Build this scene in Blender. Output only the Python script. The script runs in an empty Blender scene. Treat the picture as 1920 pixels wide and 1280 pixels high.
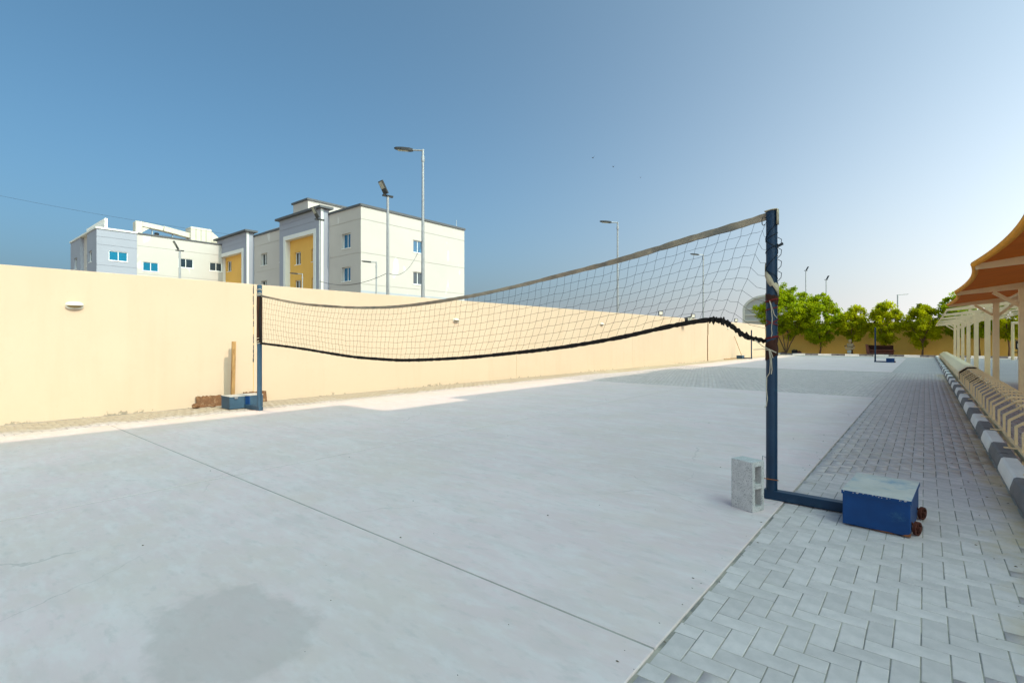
import bpy, math, random
import numpy as np
from mathutils import Vector, Matrix
random.seed(7)
rng = np.random.default_rng(7)
R = math.radians
scene = bpy.context.scene
COL = scene.collection

# ------------------------------------------------------------------ camera, sky, sun, exposure
cam_d = bpy.data.cameras.new('camera')
cam = bpy.data.objects.new('camera', cam_d)
COL.objects.link(cam)
cam.location = (0, 0, 1.38)
cam.rotation_euler = (R(90), 0, R(39.5))
cam_d.sensor_width = 36
cam_d.lens = 17.625
cam_d.shift_y = -0.001
cam_d.clip_start = 0.05
cam_d.clip_end = 3000
scene.camera = cam

SUN_EL, SUN_SKEW = 44.0, 0.8              # degrees above horizon; degrees from +X towards +Y
sun_dir = Vector((math.cos(R(SUN_EL)) * math.cos(R(SUN_SKEW)), math.cos(R(SUN_EL)) * math.sin(R(SUN_SKEW)), math.sin(R(SUN_EL))))
world = bpy.data.worlds.new('World')
scene.world = world
world.use_nodes = True
wn = world.node_tree
for n in list(wn.nodes): wn.nodes.remove(n)
sky = wn.nodes.new('ShaderNodeTexSky')
sky.sky_type = 'NISHITA'
sky.sun_disc = False
sky.sun_elevation = R(SUN_EL)
sky.sun_rotation = R(90 - SUN_SKEW)
sky.altitude = 0
sky.air_density = 0.6
sky.dust_density = 7.0
sky.ozone_density = 2.5
bg = wn.nodes.new('ShaderNodeBackground')
bg.inputs['Strength'].default_value = 0.15
wo = wn.nodes.new('ShaderNodeOutputWorld')
# cool white balance of the whole dome, plus the pale low haze that thickens steadily towards the sun's side
tint = wn.nodes.new('ShaderNodeMix'); tint.data_type = 'RGBA'; tint.blend_type = 'MULTIPLY'
tint.inputs[0].default_value = 1
tint.inputs[7].default_value = (0.565, 0.925, 0.905, 1)
wn.links.new(sky.outputs[0], tint.inputs[6])
wtc = wn.nodes.new('ShaderNodeTexCoord')
wdot = wn.nodes.new('ShaderNodeVectorMath'); wdot.operation = 'DOT_PRODUCT'
wdot.inputs[1].default_value = (math.cos(R(SUN_SKEW)), math.sin(R(SUN_SKEW)), 0)
wn.links.new(wtc.outputs['Generated'], wdot.inputs[0])
wsep = wn.nodes.new('ShaderNodeSeparateXYZ'); wn.links.new(wtc.outputs['Generated'], wsep.inputs[0])
def wm(op, a, b=None):
    q = wn.nodes.new('ShaderNodeMath'); q.operation = op
    for i, v in enumerate((a, b)):
        if v is None: continue
        if isinstance(v, (int, float)): q.inputs[i].default_value = v
        else: wn.links.new(v, q.inputs[i])
    return q.outputs[0]
side = wm('POWER', wm('MULTIPLY', wm('ADD', wdot.outputs['Value'], 1.0), 0.5), 2.0)
low = wm('EXPONENT', wm('MULTIPLY', wm('MAXIMUM', wsep.outputs['Z'], 0.0), -2.6))
haze_amt = wm('MULTIPLY', side, low)
hz_col = wn.nodes.new('ShaderNodeMix'); hz_col.data_type = 'RGBA'; hz_col.blend_type = 'ADD'
hz_col.inputs[7].default_value = (12.0, 10.8, 9.9, 1)
band = wn.nodes.new('ShaderNodeMix'); band.data_type = 'RGBA'                 # dusty grey air low all round the horizon
band.inputs[7].default_value = (1.22, 1.55, 1.80, 1)
wn.links.new(wm('MULTIPLY', wm('EXPONENT', wm('MULTIPLY', wm('MAXIMUM', wsep.outputs['Z'], 0.0), -8.0)), 0.75), band.inputs[0])
wn.links.new(tint.outputs[2], band.inputs[6])
wn.links.new(haze_amt, hz_col.inputs[0]); wn.links.new(band.outputs[2], hz_col.inputs[6])
wn.links.new(hz_col.outputs[2], bg.inputs[0])
wn.links.new(bg.outputs[0], wo.inputs[0])

sun_d = bpy.data.lights.new('sun', 'SUN')
sun_d.energy = 2.0
sun_d.angle = R(0.2)
sun_d.color = (1.0, 0.87, 0.68)
sun = bpy.data.objects.new('sun', sun_d)
COL.objects.link(sun)
sun.rotation_euler = sun_dir.to_track_quat('Z', 'Y').to_euler()
sun.location = (30, 0, 40)

vs = scene.view_settings
vs.view_transform = 'Standard'
vs.look = 'None'
vs.gamma = 1
vs.use_curve_mapping = False
vs.exposure = 0.83
scene.cycles.max_bounces = 8
scene.cycles.diffuse_bounces = 4
scene.cycles.caustics_reflective = False
scene.cycles.caustics_refractive = False

# ------------------------------------------------------------------ materials
def nd(nt, typ, **kw):
    n = nt.nodes.new(typ)
    for k, v in kw.items():
        if k in n.inputs.keys(): n.inputs[k].default_value = v
        else: setattr(n, k, v)
    return n

def mat(name, base, rough=0.8, var=0.12, scale=2.0, bump=0.15, bscale=60.0, metal=0.0, spec=0.3,
        second=None, sec_scale=1.3, sec_lo=0.55, sec_hi=0.7, stretch=(1, 1, 1), detail=6.0, bdist=0.01):
    m = bpy.data.materials.new(name)
    m.use_nodes = True
    nt = m.node_tree
    b = nt.nodes['Principled BSDF']
    b.inputs['Roughness'].default_value = rough
    b.inputs['Metallic'].default_value = metal
    b.inputs['Specular IOR Level'].default_value = spec
    tc = nd(nt, 'ShaderNodeTexCoord')
    mp = nd(nt, 'ShaderNodeMapping')
    mp.inputs['Scale'].default_value = stretch
    nt.links.new(tc.outputs['Object'], mp.inputs[0])
    nz = nd(nt, 'ShaderNodeTexNoise', Scale=scale, Detail=detail, Roughness=0.6)
    nt.links.new(mp.outputs[0], nz.inputs['Vector'])
    ramp = nd(nt, 'ShaderNodeMapRange')
    ramp.inputs[1].default_value = 0.25; ramp.inputs[2].default_value = 0.75
    ramp.inputs[3].default_value = 1 - var; ramp.inputs[4].default_value = 1 + var
    nt.links.new(nz.outputs[0], ramp.inputs[0])
    mul = nd(nt, 'ShaderNodeMix', data_type='RGBA', blend_type='MULTIPLY')
    mul.inputs[0].default_value = 1
    mul.inputs[6].default_value = (*base, 1)
    nt.links.new(ramp.outputs[0], mul.inputs[7])
    colour = mul.outputs[2]
    if second is not None:
        n2 = nd(nt, 'ShaderNodeTexNoise', Scale=sec_scale, Detail=8.0, Roughness=0.7)
        nt.links.new(mp.outputs[0], n2.inputs['Vector'])
        r2 = nd(nt, 'ShaderNodeMapRange')
        r2.inputs[1].default_value = sec_lo; r2.inputs[2].default_value = sec_hi
        nt.links.new(n2.outputs[0], r2.inputs[0])
        mx = nd(nt, 'ShaderNodeMix', data_type='RGBA')
        mx.inputs[7].default_value = (*second, 1)
        nt.links.new(r2.outputs[0], mx.inputs[0])
        nt.links.new(colour, mx.inputs[6])
        colour = mx.outputs[2]
    nt.links.new(colour, b.inputs['Base Color'])
    if bump > 0:
        nb = nd(nt, 'ShaderNodeTexNoise', Scale=bscale, Detail=4.0)
        nt.links.new(tc.outputs['Object'], nb.inputs['Vector'])
        bp = nd(nt, 'ShaderNodeBump', Strength=bump, Distance=bdist)
        nt.links.new(nb.outputs[0], bp.inputs['Height'])
        nt.links.new(bp.outputs[0], b.inputs['Normal'])
    m['colour_socket'] = ''
    return m

def final_colour(m):
    """the socket that feeds Base Color"""
    b = m.node_tree.nodes['Principled BSDF']
    return b, b.inputs['Base Color'].links[0].from_socket

def overlay(m, fac_socket, colour):
    nt = m.node_tree
    b, s = final_colour(m)
    mx = nd(nt, 'ShaderNodeMix', data_type='RGBA')
    nt.links.new(fac_socket, mx.inputs[0])
    nt.links.new(s, mx.inputs[6])
    mx.inputs[7].default_value = (*colour, 1)
    nt.links.new(mx.outputs[2], b.inputs['Base Color'])

M = {}
M['wall'] = mat('cream_wall_paint', (0.59, 0.455, 0.335), 0.9, 0.04, 0.45, 0.25, 90, spec=0.15)
M['far_wall'] = mat('ochre_wall_paint', (0.90, 0.58, 0.15), 0.9, 0.05, 0.7, 0.2, 90, spec=0.15)
M['sand'] = mat('sand_ground', (0.30, 0.245, 0.18), 0.95, 0.2, 0.3, 0.3, 8)
M['bed'] = mat('jointing_sand', (0.36, 0.31, 0.26), 0.95, 0.35, 3.0, 0.2, 120, second=(0.18, 0.17, 0.16), sec_scale=2.6, sec_lo=0.48, sec_hi=0.6)
M['joint_dark'] = mat('dirty_joint_filler', (0.35, 0.30, 0.27), 0.95, 0.3, 4.0, 0.2, 60)
M['grit'] = mat('dark_grit', (0.13, 0.09, 0.06), 0.95, 0.4, 30.0, 0)
M['soil'] = mat('planting_soil', (0.24, 0.17, 0.10), 0.95, 0.3, 3.0, 0.5, 30)
M['white_kerb'] = mat('white_kerb_paint', (0.90, 0.85, 0.78), 0.75, 0.06, 5.0, 0.3, 60, second=(0.45, 0.42, 0.38), sec_scale=6, sec_lo=0.66, sec_hi=0.76)
M['dark_kerb'] = mat('faded_black_kerb_paint', (0.20, 0.185, 0.18), 0.75, 0.2, 5.0, 0.3, 60, second=(0.055, 0.05, 0.05), sec_scale=3, sec_lo=0.58, sec_hi=0.66)
M['cream_metal'] = mat('cream_painted_steel', (0.90, 0.69, 0.39), 0.5, 0.06, 4.0, 0.05, 40, spec=0.4, second=(0.55, 0.42, 0.25), sec_scale=5, sec_lo=0.68, sec_hi=0.8)
M['blue_paint'] = mat('worn_blue_paint', (0.002, 0.040, 0.150), 0.55, 0.25, 5.0, 0.1, 50, spec=0.3, second=(0.025, 0.10, 0.19), sec_scale=7, sec_lo=0.60, sec_hi=0.76)
M['post_blue'] = mat('dark_blue_post_paint', (0.002, 0.025, 0.062), 0.5, 0.3, 4.0, 0.1, 50, spec=0.4, second=(0.012, 0.055, 0.10), sec_scale=9, sec_lo=0.58, sec_hi=0.74)
M['faded_blue'] = mat('sun_faded_blue_paint', (0.04, 0.085, 0.135), 0.6, 0.2, 5.0, 0.1, 50, second=(0.12, 0.16, 0.19), sec_scale=6, sec_lo=0.62, sec_hi=0.78)
M['box_lid'] = mat('scuffed_grey_lid', (0.50, 0.46, 0.42), 0.6, 0.15, 5.0, 0.1, 50, second=(0.24, 0.31, 0.38), sec_scale=4, sec_lo=0.5, sec_hi=0.68)
M['rust'] = mat('rusty_iron', (0.085, 0.022, 0.012), 0.8, 0.4, 12.0, 0.3, 80)
M['rust_edge'] = mat('rust_brown', (0.28, 0.10, 0.035), 0.85, 0.4, 20.0, 0.3, 80)
M['cord'] = mat('black_net_cord', (0.012, 0.016, 0.022), 0.8, 0.2, 8, 0)
M['tape_top'] = mat('weathered_net_tape', (0.31, 0.24, 0.17), 0.9, 0.35, 5.0, 0.3, 60, second=(0.17, 0.145, 0.12), sec_scale=1.6, sec_lo=0.5, sec_hi=0.62)
M['tape_bottom'] = mat('black_net_tape', (0.012, 0.009, 0.007), 0.9, 0.3, 8.0, 0.3, 60)
M['rope'] = mat('white_cotton_rope', (0.50, 0.43, 0.33), 0.9, 0.2, 30.0, 0.3, 200)
M['cloth'] = mat('dirty_beige_cloth', (0.50, 0.41, 0.28), 0.9, 0.25, 12.0, 0.4, 60)
M['brown_cloth'] = mat('dark_brown_wrapping', (0.045, 0.015, 0.008), 0.9, 0.4, 20.0, 0.4, 80)
M['red_cord'] = mat('dark_red_cord', (0.14, 0.012, 0.010), 0.8, 0.3, 20.0, 0.2, 100)
M['timber'] = mat('weathered_timber', (0.40, 0.23, 0.09), 0.85, 0.3, 9.0, 0.3, 50, second=(0.22, 0.11, 0.04), sec_scale=6, sec_lo=0.5, sec_hi=0.65, stretch=(3, 3, 0.5))
M['ply'] = mat('rotten_plywood', (0.16, 0.075, 0.035), 0.9, 0.4, 12.0, 0.5, 50, second=(0.30, 0.19, 0.11), sec_scale=10, sec_lo=0.52, sec_hi=0.66)
M['galv'] = mat('galvanised_steel', (0.36, 0.37, 0.38), 0.45, 0.1, 6.0, 0.05, 40, metal=0.55)
M['dark_metal'] = mat('dark_lamp_metal', (0.035, 0.037, 0.04), 0.5, 0.2, 8, 0.05)
M['lamp_glass'] = mat('lamp_panel_glass', (0.40, 0.39, 0.33), 0.2, 0.1, 20, 0)
M['white_plastic'] = mat('off_white_plastic', (0.72, 0.68, 0.58), 0.4, 0.04, 5, 0)
M['amber_glass'] = mat('dusty_lamp_glass', (0.30, 0.23, 0.11), 0.3, 0.15, 20, 0)
M['white_wall'] = mat('off_white_render', (0.445, 0.41, 0.385), 0.85, 0.03, 0.4, 0.1, 30)
M['grey_wall'] = mat('blue_grey_render', (0.275, 0.285, 0.34), 0.85, 0.04, 0.4, 0.1, 30)
M['base_grey'] = mat('grey_plinth_render', (0.33, 0.35, 0.39), 0.85, 0.05, 0.4, 0.1, 30)
M['yellow_wall'] = mat('amber_render', (0.66, 0.37, 0.085), 0.85, 0.05, 0.4, 0.1, 30)
M['trim_white'] = mat('white_trim', (0.62, 0.61, 0.59), 0.7, 0.03, 1, 0.05)
M['cap_grey'] = mat('grey_parapet_cap', (0.085, 0.088, 0.098), 0.7, 0.06, 1, 0.05)
M['frame_white'] = mat('white_window_frame', (0.75, 0.75, 0.74), 0.4, 0.03, 2, 0)
M['glass'] = mat('blue_tinted_glass', (0.012, 0.10, 0.21), 0.08, 0.25, 0.5, 0, spec=0.8)
M['glass_bright'] = mat('cyan_mirror_glass', (0.008, 0.13, 0.23), 0.12, 0.1, 0.5, 0, spec=0.6)
M['glass_dark'] = mat('dark_window_glass', (0.02, 0.035, 0.05), 0.1, 0.3, 0.5, 0, spec=0.7)
M['duct'] = mat('cream_duct_cladding', (0.50, 0.46, 0.385), 0.7, 0.06, 1, 0.1, 10)
M['brown_unit'] = mat('brown_machine', (0.28, 0.17, 0.09), 0.7, 0.3, 3, 0.1)
M['trunk'] = mat('tree_bark', (0.17, 0.10, 0.055), 0.9, 0.3, 6, 0.6, 30)
M['leather'] = mat('brown_leather', (0.11, 0.028, 0.014), 0.45, 0.3, 5, 0.1, spec=0.4)
M['cream_leather'] = mat('cream_leather', (0.36, 0.28, 0.17), 0.5, 0.15, 6, 0.1)
M['chrome'] = mat('dull_chrome', (0.45, 0.42, 0.36), 0.3, 0.1, 6, 0, metal=0.9)
M['black_plastic'] = mat('black_plastic', (0.02, 0.02, 0.02), 0.5, 0.2, 6, 0)
M['rubble'] = mat('dark_red_rubble', (0.13, 0.05, 0.035), 0.9, 0.4, 10, 0.3)
M['tan_wall'] = mat('pale_apartment_render', (0.78, 0.75, 0.70), 0.85, 0.04, 0.4, 0.1, 30)
M['feather'] = mat('dark_feathers', (0.03, 0.03, 0.035), 0.8, 0.2, 6, 0)
M['cable'] = mat('black_cable', (0.03, 0.03, 0.035), 0.7, 0.1, 6, 0)
M['vault'] = mat('grey_hall_panel', (0.45, 0.46, 0.48), 0.8, 0.04, 0.6, 0.05)

def block_material():
    m = mat('speckled_concrete_block', (0.52, 0.50, 0.49), 0.95, 0.14, 14, 0.0)
    nt = m.node_tree
    tc = nd(nt, 'ShaderNodeTexCoord')
    v = nd(nt, 'ShaderNodeTexNoise', Scale=150.0, Detail=3.0)
    nt.links.new(tc.outputs['Object'], v.inputs['Vector'])
    r = nd(nt, 'ShaderNodeMapRange')
    r.inputs[1].default_value = 0.59; r.inputs[2].default_value = 0.65
    nt.links.new(v.outputs[0], r.inputs[0])
    overlay(m, r.outputs[0], (0.12, 0.12, 0.125))
    bp = nd(nt, 'ShaderNodeBump', Strength=0.8, Distance=0.006, invert=True)
    nt.links.new(r.outputs[0], bp.inputs['Height'])
    nt.links.new(bp.outputs[0], nt.nodes['Principled BSDF'].inputs['Normal'])
    return m
M['block'] = block_material()

def concrete_material():
    """trowelled pale concrete: large cloudy mottling, streaks along one way, faint scuffs and two old damp stains"""
    m = mat('court_concrete', (0.67, 0.56, 0.555), 0.82, 0.07, 0.55, 0.15, 25, spec=0.25, detail=8)
    nt = m.node_tree
    geo = nd(nt, 'ShaderNodeNewGeometry')
    def noise(scale, stretch, lo, hi, detail=8.0, rough=0.65):
        mp = nd(nt, 'ShaderNodeMapping'); mp.inputs['Scale'].default_value = stretch
        nt.links.new(geo.outputs['Position'], mp.inputs[0])
        n = nd(nt, 'ShaderNodeTexNoise', Scale=scale, Detail=detail, Roughness=rough)
        nt.links.new(mp.outputs[0], n.inputs['Vector'])
        r = nd(nt, 'ShaderNodeMapRange')
        r.inputs[1].default_value = lo; r.inputs[2].default_value = hi
        nt.links.new(n.outputs[0], r.inputs[0])
        return r.outputs[0]
    def scaled(s, k):
        q = nd(nt, 'ShaderNodeMath', operation='MULTIPLY'); q.inputs[1].default_value = k
        nt.links.new(s, q.inputs[0]); return q.outputs[0]
    overlay(m, scaled(noise(1.4, (0.5, 1.6, 1), 0.45, 0.65), 0.55), (0.70, 0.66, 0.64))
    overlay(m, scaled(noise(2.6, (0.45, 1.7, 1), 0.5, 0.7), 0.55), (0.54, 0.50, 0.48))
    overlay(m, scaled(noise(0.5, (1, 1, 1), 0.45, 0.62), 0.5), (0.60, 0.53, 0.48))
    overlay(m, scaled(noise(9, (0.6, 1.5, 1), 0.66, 0.72), 0.25), (0.48, 0.445, 0.43))
    # finer trowel streaks, scuffs and hairline crazing
    overlay(m, scaled(noise(7.0, (0.6, 1.4, 1), 0.48, 0.66), 0.55), (0.70, 0.665, 0.65))
    overlay(m, scaled(noise(11.0, (0.6, 1.4, 1), 0.54, 0.7), 0.5), (0.50, 0.46, 0.44))
    overlay(m, scaled(noise(1.0, (1, 1, 1), 0.50, 0.60, 12.0, 0.75), 0.28), (0.66, 0.56, 0.50))
    overlay(m, scaled(noise(60.0, (1, 1, 1), 0.68, 0.74), 0.35), (0.40, 0.37, 0.35))
    vo = nd(nt, 'ShaderNodeTexVoronoi', feature='DISTANCE_TO_EDGE', Scale=0.42)
    wv_ = nd(nt, 'ShaderNodeTexNoise', Scale=2.5, Detail=6.0)
    nt.links.new(geo.outputs['Position'], wv_.inputs['Vector'])
    av = nd(nt, 'ShaderNodeMix', data_type='VECTOR'); av.inputs[0].default_value = 0.22
    nt.links.new(geo.outputs['Position'], av.inputs[4]); nt.links.new(wv_.outputs['Color'], av.inputs[5])
    nt.links.new(av.outputs[1], vo.inputs['Vector'])
    cr = nd(nt, 'ShaderNodeMapRange'); cr.inputs[1].default_value = 0.0022; cr.inputs[2].default_value = 0.0008
    nt.links.new(vo.outputs['Distance'], cr.inputs[0])
    gate = nd(nt, 'ShaderNodeMath', operation='MULTIPLY')
    nt.links.new(cr.outputs[0], gate.inputs[0]); nt.links.new(noise(0.6, (1, 1, 1), 0.5, 0.62), gate.inputs[1])
    overlay(m, scaled(gate.outputs[0], 0.5), (0.30, 0.26, 0.24))
    # damp stains: centre, radii
    for (cx, cy, rx, ry, k) in ((-2.55, 0.98, 0.52, 0.36, 0.48), (-4.85, 5.4, 0.3, 0.16, 0.16), (-6.9, 1.7, 0.35, 0.15, 0.12), (-4.0, 6.2, 0.22, 0.1, 0.2)):
        sub = nd(nt, 'ShaderNodeVectorMath', operation='SUBTRACT'); sub.inputs[1].default_value = (cx, cy, 0.0)
        nt.links.new(geo.outputs['Position'], sub.inputs[0])
        sc = nd(nt, 'ShaderNodeVectorMath', operation='MULTIPLY'); sc.inputs[1].default_value = (1 / rx, 1 / ry, 0)
        nt.links.new(sub.outputs[0], sc.inputs[0])
        ln = nd(nt, 'ShaderNodeVectorMath', operation='LENGTH')
        nt.links.new(sc.outputs[0], ln.inputs[0])
        n = nd(nt, 'ShaderNodeTexNoise', Scale=3.2, Detail=7.0, Roughness=0.65)
        nt.links.new(geo.outputs['Position'], n.inputs['Vector'])
        ad = nd(nt, 'ShaderNodeMath', operation='MULTIPLY_ADD'); ad.inputs[1].default_value = 1.1
        nt.links.new(n.outputs[0], ad.inputs[0]); nt.links.new(ln.outputs['Value'], ad.inputs[2])
        rr = nd(nt, 'ShaderNodeMapRange')
        rr.inputs[1].default_value = 1.56; rr.inputs[2].default_value = 1.38
        nt.links.new(ad.outputs[0], rr.inputs[0])
        overlay(m, scaled(rr.outputs[0], k), (0.45, 0.40, 0.375))
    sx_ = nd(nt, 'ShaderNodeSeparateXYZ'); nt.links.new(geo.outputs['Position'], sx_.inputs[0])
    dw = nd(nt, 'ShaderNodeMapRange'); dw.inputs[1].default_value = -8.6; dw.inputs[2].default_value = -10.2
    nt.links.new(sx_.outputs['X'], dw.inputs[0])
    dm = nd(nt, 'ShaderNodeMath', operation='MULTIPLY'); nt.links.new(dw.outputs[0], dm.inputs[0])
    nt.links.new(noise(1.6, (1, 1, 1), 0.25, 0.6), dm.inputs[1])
    overlay(m, scaled(dm.outputs[0], 0.6), (0.56, 0.44, 0.33))  # sandy tint darkens the slab edge to tone down its sunlit strip
    b, s_ = final_colour(m)
    kk = nd(nt, 'ShaderNodeMix', data_type='RGBA', blend_type='MULTIPLY'); kk.inputs[0].default_value = 1
    kk.inputs[7].default_value = (1.02, 0.935, 0.935, 1)
    nt.links.new(s_, kk.inputs[6]); nt.links.new(kk.outputs[2], b.inputs['Base Color'])
    return m
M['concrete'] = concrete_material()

def paver_material():
    m = mat('grey_paver', (0.58, 0.495, 0.48), 0.9, 0.15, 9.0, 0.2, 140, spec=0.2, bdist=0.004)
    nt = m.node_tree
    at = nd(nt, 'ShaderNodeAttribute', attribute_name='tone')
    oi = nd(nt, 'ShaderNodeObjectInfo')
    ad = nd(nt, 'ShaderNodeMath', operation='ADD')
    nt.links.new(at.outputs['Fac'], ad.inputs[0]); nt.links.new(oi.outputs['Random'], ad.inputs[1])
    fr = nd(nt, 'ShaderNodeMath', operation='FRACT')
    nt.links.new(ad.outputs[0], fr.inputs[0])
    r = nd(nt, 'ShaderNodeMapRange')
    r.inputs[3].default_value = 0.90; r.inputs[4].default_value = 1.07
    nt.links.new(fr.outputs[0], r.inputs[0])
    b, s = final_colour(m)
    mul = nd(nt, 'ShaderNodeMix', data_type='RGBA', blend_type='MULTIPLY')
    mul.inputs[0].default_value = 1
    nt.links.new(s, mul.inputs[6]); nt.links.new(r.outputs[0], mul.inputs[7])
    nt.links.new(mul.outputs[2], b.inputs['Base Color'])
    # pores and old tyre and oil marks
    for sc_, lo_, hi_, k_, col_ in ((70.0, 0.60, 0.70, 0.35, (0.34, 0.30, 0.29)), (3.3, 0.56, 0.74, 0.40, (0.42, 0.37, 0.35)), (0.8, 0.60, 0.70, 0.35, (0.40, 0.35, 0.32))):
        g0 = nd(nt, 'ShaderNodeNewGeometry')
        n0 = nd(nt, 'ShaderNodeTexNoise', Scale=sc_, Detail=7.0, Roughness=0.65)
        nt.links.new(g0.outputs['Position'], n0.inputs['Vector'])
        r0 = nd(nt, 'ShaderNodeMapRange')
        r0.inputs[1].default_value = lo_; r0.inputs[2].default_value = hi_; r0.inputs[4].default_value = k_
        nt.links.new(n0.outputs[0], r0.inputs[0])
        overlay(m, r0.outputs[0], col_)
    # drifted sand in patches
    geo = nd(nt, 'ShaderNodeNewGeometry')
    n = nd(nt, 'ShaderNodeTexNoise', Scale=0.9, Detail=9.0, Roughness=0.7)
    nt.links.new(geo.outputs['Position'], n.inputs['Vector'])
    r2 = nd(nt, 'ShaderNodeMapRange')
    r2.inputs[1].default_value = 0.52; r2.inputs[2].default_value = 0.78; r2.inputs[4].default_value = 0.5
    nt.links.new(n.outputs[0], r2.inputs[0])
    overlay(m, r2.outputs[0], (0.48, 0.43, 0.35))
    # sand collected along the kerb foot: a wear mark with its own edge
    sp = nd(nt, 'ShaderNodeSeparateXYZ')
    nt.links.new(geo.outputs['Position'], sp.inputs[0])
    a = nd(nt, 'ShaderNodeMapRange')
    a.inputs[1].default_value = 0.12; a.inputs[2].default_value = 0.6
    nt.links.new(sp.outputs['X'], a.inputs[0])
    n3 = nd(nt, 'ShaderNodeTexNoise', Scale=1.7, Detail=8.0, Roughness=0.7)
    nt.links.new(geo.outputs['Position'], n3.inputs['Vector'])
    m3 = nd(nt, 'ShaderNodeMath', operation='MULTIPLY_ADD'); m3.inputs[1].default_value = 0.5
    off_ = nd(nt, 'ShaderNodeMath', operation='LESS_THAN'); off_.inputs[1].default_value = 0.65
    nt.links.new(sp.outputs['X'], off_.inputs[0])
    am = nd(nt, 'ShaderNodeMath', operation='MULTIPLY')
    nt.links.new(a.outputs[0], am.inputs[0]); nt.links.new(off_.outputs[0], am.inputs[1])
    nt.links.new(am.outputs[0], m3.inputs[0]); nt.links.new(n3.outputs[0], m3.inputs[2])
    r3 = nd(nt, 'ShaderNodeMapRange')
    r3.inputs[1].default_value = 0.72; r3.inputs[2].default_value = 1.0; r3.inputs[4].default_value = 0.8
    nt.links.new(m3.outputs[0], r3.inputs[0])
    overlay(m, r3.outputs[0], (0.52, 0.37, 0.20))
    # sand tint by the wall, also darkening the pavers to tone down the sunlit strip
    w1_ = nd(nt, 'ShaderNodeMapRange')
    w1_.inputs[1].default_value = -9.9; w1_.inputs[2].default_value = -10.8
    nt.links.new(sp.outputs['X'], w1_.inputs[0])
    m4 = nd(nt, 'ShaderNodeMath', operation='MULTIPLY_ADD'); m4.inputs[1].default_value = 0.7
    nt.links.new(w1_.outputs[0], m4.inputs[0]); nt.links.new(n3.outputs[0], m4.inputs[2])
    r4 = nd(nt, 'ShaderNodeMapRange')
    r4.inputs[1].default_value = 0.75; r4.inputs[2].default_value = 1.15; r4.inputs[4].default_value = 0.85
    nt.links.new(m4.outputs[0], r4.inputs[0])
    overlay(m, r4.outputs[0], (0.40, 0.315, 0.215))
    return m
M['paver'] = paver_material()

def paving_far_material():
    m = mat('distant_paving', (0.53, 0.455, 0.435), 0.9, 0.10, 1.2, 0.1, 60, spec=0.2)
    nt = m.node_tree
    geo = nd(nt, 'ShaderNodeNewGeometry')
    br = nd(nt, 'ShaderNodeTexBrick', Scale=1.0)
    br.inputs['Brick Width'].default_value = 0.2
    br.inputs['Row Height'].default_value = 0.1
    br.inputs['Mortar Size'].default_value = 0.004
    br.inputs['Color1'].default_value = (0, 0, 0, 1); br.inputs['Color2'].default_value = (0.12, 0.12, 0.12, 1)
    br.inputs['Mortar'].default_value = (0.6, 0.6, 0.6, 1)
    nt.links.new(geo.outputs['Position'], br.inputs['Vector'])
    overlay(m, br.outputs['Color'], (0.25, 0.24, 0.23))
    return m
M['paving_far'] = paving_far_material()
M['paving_sandy_toned'] = mat('sandy_paving_toned_for_sun', (0.40, 0.315, 0.215), 0.95, 0.2, 1.5, 0.2, 40, second=(0.50, 0.43, 0.34), sec_scale=1.2, sec_lo=0.45, sec_hi=0.7)  # sand tint that also keeps the sunlit strip by the wall from going white

def wall_wear(m):
    nt = m.node_tree
    geo = nd(nt, 'ShaderNodeNewGeometry')
    sp = nd(nt, 'ShaderNodeSeparateXYZ'); nt.links.new(geo.outputs['Position'], sp.inputs[0])
    n = nd(nt, 'ShaderNodeTexNoise', Scale=4.5, Detail=7.0, Roughness=0.7)
    nt.links.new(geo.outputs['Position'], n.inputs['Vector'])
    # faint run-down streaks and trowelled patches
    for sc_, st_, lo_, hi_, k_, col_ in ((2.2, (1, 1, 0.12), 0.52, 0.75, 0.35, (0.50, 0.385, 0.27)), (0.9, (1, 1, 1), 0.55, 0.62, 0.22, (0.60, 0.48, 0.36)), (14.0, (1, 1, 1), 0.60, 0.72, 0.16, (0.48, 0.37, 0.26))):
        mp_ = nd(nt, 'ShaderNodeMapping'); mp_.inputs['Scale'].default_value = st_
        nt.links.new(geo.outputs['Position'], mp_.inputs[0])
        n0 = nd(nt, 'ShaderNodeTexNoise', Scale=sc_, Detail=6.0, Roughness=0.6)
        nt.links.new(mp_.outputs[0], n0.inputs['Vector'])
        r0 = nd(nt, 'ShaderNodeMapRange')
        r0.inputs[1].default_value = lo_; r0.inputs[2].default_value = hi_; r0.inputs[4].default_value = k_
        nt.links.new(n0.outputs[0], r0.inputs[0])
        overlay(m, r0.outputs[0], col_)
    n2 = nd(nt, 'ShaderNodeTexNoise', Scale=0.33, Detail=1.0)
    nt.links.new(geo.outputs['Position'], n2.inputs['Vector'])
    h = nd(nt, 'ShaderNodeMath', operation='MULTIPLY_ADD'); h.inputs[1].default_value = -1.6
    nt.links.new(sp.outputs['Z'], h.inputs[0]); nt.links.new(n.outputs[0], h.inputs[2])
    h2 = nd(nt, 'ShaderNodeMath', operation='MULTIPLY_ADD'); h2.inputs[1].default_value = 0.6
    nt.links.new(n2.outputs[0], h2.inputs[0]); nt.links.new(h.outputs[0], h2.inputs[2])
    r = nd(nt, 'ShaderNodeMapRange')
    r.inputs[1].default_value = 0.83; r.inputs[2].default_value = 0.87
    nt.links.new(h2.outputs[0], r.inputs[0])
    overlay(m, r.outputs[0], (0.30, 0.25, 0.19))
wall_wear(M['wall'])

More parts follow.
